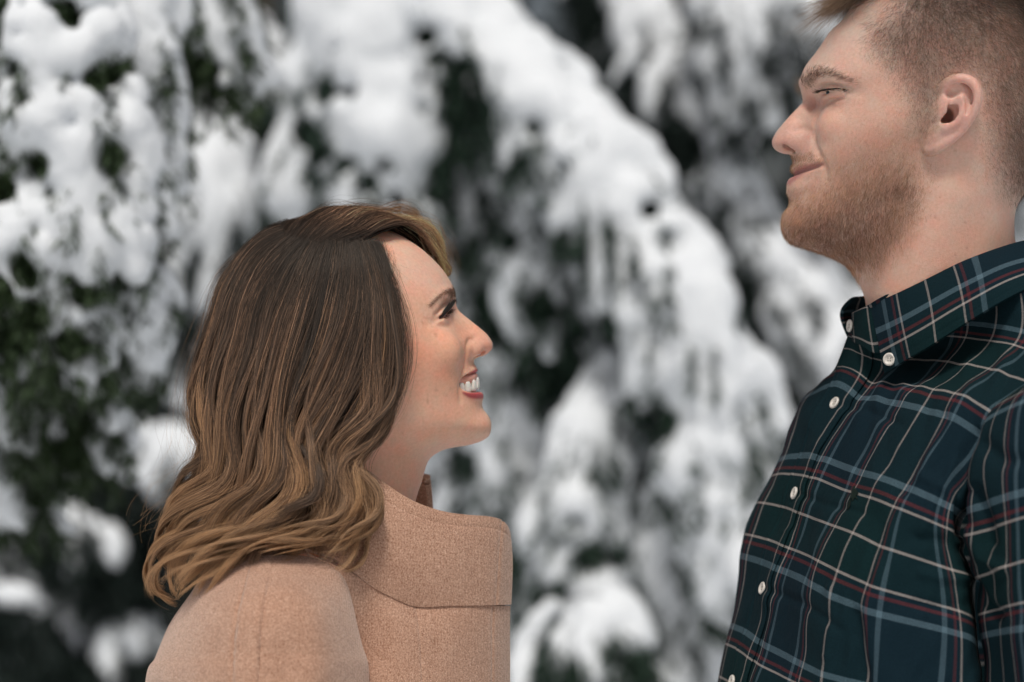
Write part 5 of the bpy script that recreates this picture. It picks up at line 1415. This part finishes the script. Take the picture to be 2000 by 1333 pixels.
def bough(tree, spine, width, n, rs, r=0.02, L=0.11, ridge=0.0, cover=0.8, h=0.011, needles=needles_mid, fan=0.6, nl=0.028, nn=70, bulge=0.5, holes=()):
    """a drooping bough: branch, hanging twigs with needles, and the snow lying on them.
    spine rows (px, py, y m), width in px across at the spine's rows"""
    r, L, n = r * 0.80, L * 0.60, int(n * 2.5)
    a = np.asarray(spine, float)
    w3 = unproj(a[:, 0], a[:, 1], a[:, 2])
    k = (DIST + a[:, 2]) / DIST / S_PX
    C = catmull(np.hstack([w3, (np.asarray(width, float) * k)[:, None]]), 80)
    T = np.gradient(C[:, :3], axis=0); T /= np.linalg.norm(T, axis=1, keepdims=True)
    lat = np.stack([-T[:, 2], 0 * T[:, 0], T[:, 0]], 1); lat /= np.maximum(np.linalg.norm(lat, axis=1, keepdims=True), 1e-6)
    t = np.sort(rs.random(n)); i = np.clip((t * 79).astype(int), 0, 78)
    s = rs.uniform(-1, 1, n)
    wd = C[i, 3]
    st = C[i, :3] + lat[i] * (s * wd * 0.8)[:, None]
    st[:, 1] += -bulge * wd * (1 - s ** 2) + rs.normal(0, 0.25, n) * wd * 0.4
    dr = np.array([0, -0.15, -0.85]) + T[i] * 0.35 + lat[i] * (s * fan)[:, None] + rs.normal(0, 0.16, (n, 3))
    dr /= np.linalg.norm(dr, axis=1, keepdims=True)
    Ls = L * rs.uniform(0.6, 1.35, n)
    tt = np.linspace(0, 1, 5)
    tw = st[:, None] + Ls[:, None, None] * (tt[None, :, None] * dr[:, None] + (tt ** 2)[None, :, None] * np.array([0, 0, -0.25]))
    tw[:, :, 1] += 0.4 * r
    b = link('bough', None, tree)
    pk = rs.random(n) < 0.14
    tw[pk, :, 1] -= 2.0 * r                                  # bare twigs that poke out through the snow
    ends = np.concatenate([tw, tw[:, -1:] + (tw[:, -1:] - tw[:, -2:-1]) * 1.0], 1)
    V, F = sprays(ends, rs, nl, nn)
    o = mesh_obj('foliage', V, F, needles, b, smooth_=False)
    tube_mesh('branch', C[::8, :3] + np.array([0, 0.03, -0.01]), np.linspace(0.012, 0.004, len(C[::8])), bark, b, 30, 6)
    px, py = topx(st)
    cov = cover + 0.02 + 0.42 * vnoise(st, 9, 5)
    for (hx, hy, hr) in holes:
        cov = cov - 1.2 * np.exp(-(((px - hx) ** 2 + (py - hy) ** 2) / hr ** 2))
    has = (rs.random(n) < cov) & ~pk
    rr = r * rs.uniform(0.65, 1.35, n)
    lo = np.minimum(tw.min((0, 1)), C[:, :3].min(0)) - 0.09; hi = np.maximum(tw.max((0, 1)), C[:, :3].max(0)) + 0.09
    f = Field(lo, hi, h)
    for j in np.nonzero(has)[0]:
        q = tw[j] + np.array([0, -0.5, 0.35]) * rr[j]
        f.tube(q[[0, 2, 4]], np.array([0.85, 1.1, 0.55]) * rr[j], 0.010, n=4)
    if ridge:
        q = C[::6]
        off = np.array([0, -bulge * 0.7, 0])
        f.tube(q[:, :3] + off * q[:, 3:4] * 0.8, q[:, 3] * ridge * (0.85 + 0.3 * rs.random(len(q))), 0.03, n=26)
        for (hx, hy, hr) in holes:
            yv = float(np.interp(hy, a[:, 1], a[:, 2])) if a[-1, 1] > a[0, 1] else a[0, 2]
            c = unproj(hx, hy, yv - bulge * 0.5 * wd.mean()); kk = (DIST + yv) / DIST / S_PX
            f.ball(c, (hr * kk * 0.8, 0.2, hr * kk * 0.8), 0.02, 'cut')
    if (f.v < 0).any():
        V, F = f.mesh()
        nn_ = vnormals(V, F)
        V = V + nn_ * (0.014 * vnoise(V, 13, 9) + 0.008 * vnoise(V, 26, 7) + 0.004 * vnoise(V, 55, 8))[:, None]
        mesh_obj('snow', V, F, snow, b)
    return b

def conifer(label, base_px, y, height, group=None, trunk=0.07):
    p = unproj(base_px, 0, y)
    t = empty('conifer_tree', (p[0], p[1], 0.0), label, 'tree', group)
    tube_mesh('trunk', [(p[0], p[1], -0.1), (p[0] + 0.02, p[1], height * 0.5), (p[0], p[1], height)], [trunk, trunk * 0.7, 0.01], bark, t, 16, 10)
    return t

G1 = 'snow covered conifers behind the couple'
rs = np.random.default_rng(21)
# left tree: nearest, thick snow with fresh green showing
tl = conifer('nearest snowy conifer at the left, thick lumpy snow with fresh green needles showing', -120, 1.35, 3.4, G1)
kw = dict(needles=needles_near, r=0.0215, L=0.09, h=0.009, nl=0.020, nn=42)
HL = [(155, 55, 32), (195, 165, 32), (240, 120, 26), (85, 330, 28), (110, 385, 24), (60, 515, 28), (20, 575, 26), (170, 580, 20), (5, 370, 22), (30, 660, 38), (150, 680, 24), (10, 20, 22)]
HL = HL + [(float(x), float(y), float(q)) for x, y, q in zip(rs.uniform(0, 330, 30), rs.uniform(10, 760, 30), rs.uniform(8, 17, 30))]
bough(tl, [(-60, -220, .95), (60, -60, .85), (110, 120, .80), (150, 300, .80), (170, 460, .80)], [90, 120, 130, 120, 90], 240, rs, ridge=0.72, cover=1.0, holes=HL, **kw)
bough(tl, [(120, -240, 1.05), (220, -80, .98), (270, 60, .95), (290, 180, .95), (285, 300, .95)], [60, 80, 75, 60, 50], 130, rs, ridge=0.6, cover=0.95, holes=HL + [(230, 135, 40), (195, 190, 30)], **kw)
bough(tl, [(330, -220, 1.15), (385, -60, 1.1), (420, 40, 1.1), (430, 130, 1.1)], [60, 80, 75, 45], 110, rs, ridge=0.5, cover=0.75, holes=[(345, 110, 45), (350, 160, 55), (410, 140, 30)], **kw)
bough(tl, [(-100, 180, .9), (0, 340, .82), (60, 480, .80), (90, 640, .82)], [90, 110, 110, 90], 200, rs, ridge=0.66, cover=1.0, holes=HL, **kw)
bough(tl, [(120, 300, .95), (210, 400, .92), (240, 520, .92), (215, 660, .95)], [60, 70, 60, 45], 140, rs, ridge=0.5, cover=0.95, holes=HL + [(215, 400, 32), (250, 440, 30)], **kw)
bough(tl, [(-60, 560, 1.0), (60, 660, 1.0), (130, 740, 1.0), (170, 820, 1.05)], [90, 90, 80, 50], 150, rs, ridge=0.0, cover=0.72, holes=[(150, 760, 30), (80, 700, 30)], **kw)
bough(tl, [(-80, 760, 1.1), (0, 850, 1.1), (50, 940, 1.1)], [60, 60, 40], 70, rs, ridge=0.0, cover=0.6, **kw)

bough(tl, [(40, 400, 1.05), (120, 540, 1.02), (170, 690, 1.02)], [90, 100, 70], 130, rs, ridge=0.0, cover=0.9, **kw)

# middle tree
tm = conifer('tall snowy conifer in the middle with a long white bough sweeping down to the right', 700, 3.1, 4.2, G1, 0.09)
kw = dict(needles=needles_mid, r=0.023, L=0.11, h=0.012, nl=0.026, nn=42)
HM = [(905, 145, 30), (940, 215, 30), (918, 180, 28), (862, 330, 28), (847, 378, 30), (898, 300, 22), (640, 180, 30), (690, 185, 24), (600, 260, 30), (755, 325, 22), (720, 360, 24), (1040, 250, 16), (1015, 310, 20), (1010, 340, 18)]
HM = HM + [(float(x), float(y), float(q)) for x, y, q in zip(rs.uniform(590, 1480, 46), rs.uniform(20, 1250, 46), rs.uniform(9, 19, 46))]
bough(tm, [(720, -200, 2.45), (800, -40, 2.3), (950, 110, 2.2), (1100, 250, 2.1), (1220, 400, 2.05), (1310, 560, 2.0), (1390, 720, 2.0), (1440, 900, 2.0)], [120, 140, 105, 95, 100, 105, 98, 60], 270, rs, ridge=0.66, cover=0.95, fan=0.75, holes=HM, **kw)
bough(tm, [(700, -160, 2.4), (720, 60, 2.25), (740, 220, 2.2), (750, 380, 2.2), (770, 520, 2.2)], [115, 140, 125, 115, 100], 220, rs, ridge=0.80, cover=0.98, holes=HM, **kw)
bough(tm, [(650, -60, 2.6), (640, 120, 2.5), (615, 260, 2.45), (590, 380, 2.45)], [45, 60, 65, 55], 110, rs, ridge=0.5, cover=0.85, holes=HM, **kw)
bough(tm, [(880, 180, 2.35), (930, 340, 2.3), (950, 480, 2.3), (930, 620, 2.3)], [70, 85, 70, 40], 180, rs, ridge=0.45, cover=1.0, holes=HM + [(985, 600, 40), (1000, 470, 34), (960, 590, 36)], **kw)
bough(tm, [(985, 190, 2.28), (1030, 320, 2.22), (1050, 450, 2.2), (1060, 590, 2.2)], [50, 66, 66, 50], 130, rs, ridge=0.5, cover=0.92, fan=0.5, holes=HM + [(1000, 480, 24), (1050, 600, 34)], **kw)
bough(tm, [(900, 150, 2.62), (960, 400, 2.6), (1000, 650, 2.6), (1010, 900, 2.6)], [110, 130, 130, 110], 190, rs, ridge=0.0, cover=0.85, **kw)
bough(tm, [(1100, 350, 2.6), (1180, 600, 2.55), (1240, 850, 2.5), (1290, 1100, 2.5)], [110, 130, 130, 120], 190, rs, ridge=0.0, cover=0.85, **kw)
bough(tm, [(1060, 320, 2.25), (1110, 450, 2.2), (1120, 560, 2.2), (1100, 680, 2.25)], [60, 80, 90, 70], 210, rs, ridge=0.25, cover=0.92, holes=[(1010, 500, 40), (1050, 600, 46), (1120, 640, 36), (1090, 500, 26), (1180, 560, 26)], **kw)
bough(tm, [(1270, 600, 2.1), (1330, 720, 2.05), (1380, 850, 2.0), (1430, 1000, 2.0), (1450, 1150, 2.0)], [60, 85, 100, 80, 50], 150, rs, ridge=0.66, cover=0.9, fan=0.4, holes=[(1262, 740, 46), (1285, 830, 40), (1275, 780, 36)], **kw)
bough(tm, [(1190, 720, 2.15), (1160, 860, 2.1), (1130, 980, 2.1), (1120, 1100, 2.1), (1140, 1200, 2.1)], [25, 50, 75, 80, 60], 140, rs, ridge=0.68, cover=0.85, holes=[(1155, 1085, 30), (1200, 1090, 24), (1090, 1160, 26), (1150, 1185, 20), (1100, 1235, 24), (1205, 1215, 20), (1175, 1260, 24), (1120, 1010, 14), (1165, 930, 12)], **kw)
bough(tm, [(1000, 660, 2.3), (1020, 780, 2.3), (1010, 920, 2.3), (1000, 1080, 2.3), (1010, 1250, 2.3)], [50, 70, 60, 50, 40], 170, rs, ridge=0.0, cover=0.66, **kw)
bough(tm, [(1260, 760, 2.2), (1290, 900, 2.15), (1310, 1040, 2.15), (1330, 1180, 2.15), (1320, 1330, 2.15)], [50, 80, 90, 90, 80], 210, rs, ridge=0.0, cover=0.68, holes=[(1270, 780, 50)], **kw)
bough(tm, [(1140, 1180, 2.0), (1150, 1260, 1.95), (1120, 1360, 1.95)], [90, 110, 110], 110, rs, ridge=0.0, cover=0.5, holes=[(1150, 1300, 50), (1240, 1270, 45), (1040, 1240, 34)], **kw)
bough(tm, [(880, 800, 2.4), (900, 940, 2.4), (890, 1100, 2.4)], [50, 50, 50], 80, rs, ridge=0.0, cover=0.55, **kw)

# right tree, further back and greyer
tr = conifer('snowy conifer behind the man, its snowy boughs sloping down to the right', 1330, 4.3, 4.6, G1, 0.09)
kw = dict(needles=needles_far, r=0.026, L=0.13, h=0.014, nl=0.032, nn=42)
bough(tr, [(1250, 10, 3.4), (1310, 140, 3.3), (1380, 300, 3.2), (1450, 430, 3.2), (1540, 560, 3.15), (1640, 700, 3.1)], [40, 60, 70, 65, 80, 80], 230, rs, ridge=0.0, cover=0.50, fan=0.4, holes=[(1290, 230, 50), (1350, 250, 36), (1420, 560, 55), (1440, 590, 45), (1300, 330, 40)], **kw)
bough(tr, [(1390, -120, 3.2), (1430, 30, 3.1), (1455, 110, 3.1), (1465, 190, 3.1)], [40, 45, 40, 22], 80, rs, ridge=0.6, cover=0.85, **kw)
bough(tr, [(1520, -140, 3.2), (1545, 0, 3.1), (1560, 70, 3.1), (1565, 130, 3.1)], [40, 45, 35, 20], 60, rs, ridge=0.5, cover=0.85, **kw)
bough(tr, [(1480, 470, 3.5), (1560, 540, 3.4), (1640, 620, 3.4), (1720, 720, 3.4)], [50, 70, 80, 70], 110, rs, ridge=0.5, cover=0.75, **kw)
bough(tr, [(1440, 640, 3.3), (1500, 720, 3.2), (1570, 820, 3.2), (1600, 940, 3.2)], [60, 70, 70, 60], 130, rs, ridge=0.0, cover=0.5, **kw)
bough(tr, [(1150, -80, 3.9), (1220, 40, 3.8), (1290, 130, 3.8)], [50, 60, 50], 90, rs, ridge=0.0, cover=0.10, **kw)
bough(tr, [(1900, 120, 3.6), (1980, 300, 3.5), (2030, 420, 3.5), (2070, 560, 3.5)], [60, 80, 80, 70], 80, rs, ridge=0.7, cover=0.95, **kw)

# tree between, in shade behind the woman
tb = conifer('shaded conifer with patchy grey snow behind the back of the woman', 480, 4.0, 4.4, G1, 0.09)
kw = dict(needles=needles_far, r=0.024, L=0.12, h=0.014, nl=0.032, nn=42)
bough(tb, [(380, 180, 3.0), (415, 290, 2.9), (440, 400, 2.85), (430, 540, 2.85)], [35, 50, 60, 45], 120, rs, ridge=0.0, cover=0.66, **kw)
bough(tb, [(340, 430, 3.0), (355, 560, 2.95), (385, 680, 2.95), (400, 800, 2.95)], [30, 45, 55, 45], 110, rs, ridge=0.0, cover=0.74, holes=[(260, 560, 60)], **kw)
bough(tb, [(490, 350, 3.0), (520, 430, 2.95), (550, 560, 2.95)], [35, 45, 50], 60, rs, ridge=0.0, cover=0.5, **kw)
bough(tb, [(270, 850, 3.0), (330, 870, 2.9), (400, 900, 2.9), (460, 960, 2.9)], [30, 36, 36, 30], 60, rs, ridge=0.3, cover=0.7, **kw)
bough(tb, [(-60, 1150, 2.6), (20, 1165, 2.5), (90, 1178, 2.5)], [22, 24, 12], 14, rs, ridge=0.85, cover=-1.0, **kw)
bough(tb, [(60, 980, 3.2), (160, 1020, 3.1), (280, 1100, 3.1)], [50, 70, 60], 90, rs, ridge=0.0, cover=0.02, **kw)
bough(tb, [(200, 1180, 3.2), (260, 1260, 3.1), (330, 1340, 3.1)], [70, 80, 80], 100, rs, ridge=0.0, cover=0.12, **kw)
bough(tb, [(440, 20, 3.4), (520, 150, 3.3), (540, 300, 3.3)], [60, 70, 60], 110, rs, ridge=0.0, cover=0.14, **kw)
bough(tb, [(40, 1240, 3.2), (80, 1300, 3.1), (100, 1380, 3.1)], [80, 80, 80], 100, rs, ridge=0.0, cover=-0.2, **kw)
bough(tb, [(250, 620, 3.3), (230, 800, 3.2), (200, 1000, 3.2)], [80, 90, 100], 140, rs, ridge=0.0, cover=-0.15, **kw)

# dark wood closing the view
def dark_tree(x, y, hgt, wid, label, sn=0.03):
    rr = np.random.default_rng(int(abs(x) * 100 + y * 10))
    t = empty('conifer_tree', (x, y, 0.0), label, 'tree', 'dark conifers of the wood further back')
    tube_mesh('trunk', [(x, y, -0.1), (x, y, hgt * .5), (x, y, hgt)], [0.13, 0.09, 0.01], bark, t, 16, 10)
    n = 1500
    z = rr.random(n) ** 1.15 * hgt * 0.97 + 0.1
    R = wid * (1 - z / hgt) * rr.uniform(0.35, 1.0, n) + 0.08
    th = rr.uniform(0, 6.28, n)
    c = np.stack([x + R * np.cos(th), y + R * np.sin(th), z], 1)
    d = np.stack([np.cos(th), np.sin(th), -0.9 + 0 * th], 1) + rr.normal(0, 0.25, (n, 3))
    tt = np.linspace(0, 1, 4)
    tw = c[:, None] + 0.34 * rr.uniform(0.6, 1.3, (n, 1, 1)) * tt[None, :, None] * d[:, None]
    V, F = sprays(tw, rr, 0.09, 34)
    mesh_obj('crown', V, F, needles_far, t, smooth_=False)
    f = None
    k = rr.random(n) < sn
    if k.any():
        f = Field(tw[k].min((0, 1)) - 0.1, tw[k].max((0, 1)) + 0.1, 0.045)
        for q in tw[k]: f.tube(q[[0, 2, 3]] + np.array([0, -0.03, 0.03]), [0.05, 0.065, 0.04], 0.02, n=4)
        V, F = f.mesh(); mesh_obj('snow', V, F, snow, t)['kind'] = 'stuff'
for x, y, hh, w, lb in ((-2.6, 5.4, 6.5, 1.9, 'dark conifer at the far left of the wood, barely touched by snow'), (-1.0, 5.9, 7.2, 1.9, 'dark conifer in the gap behind the woman, deep in the wood'),
                        (0.55, 6.3, 7.5, 2.0, 'dark conifer seen above the long white bough, deep in the wood'), (1.9, 5.7, 7.0, 1.9, 'dark conifer between the couple and deep in the wood, behind the face of the man'),
                        (3.4, 6.2, 6.8, 2.0, 'dark conifer at the right edge of the wood, behind the shirt')):
    dark_tree(x, y, hh, w, lb)
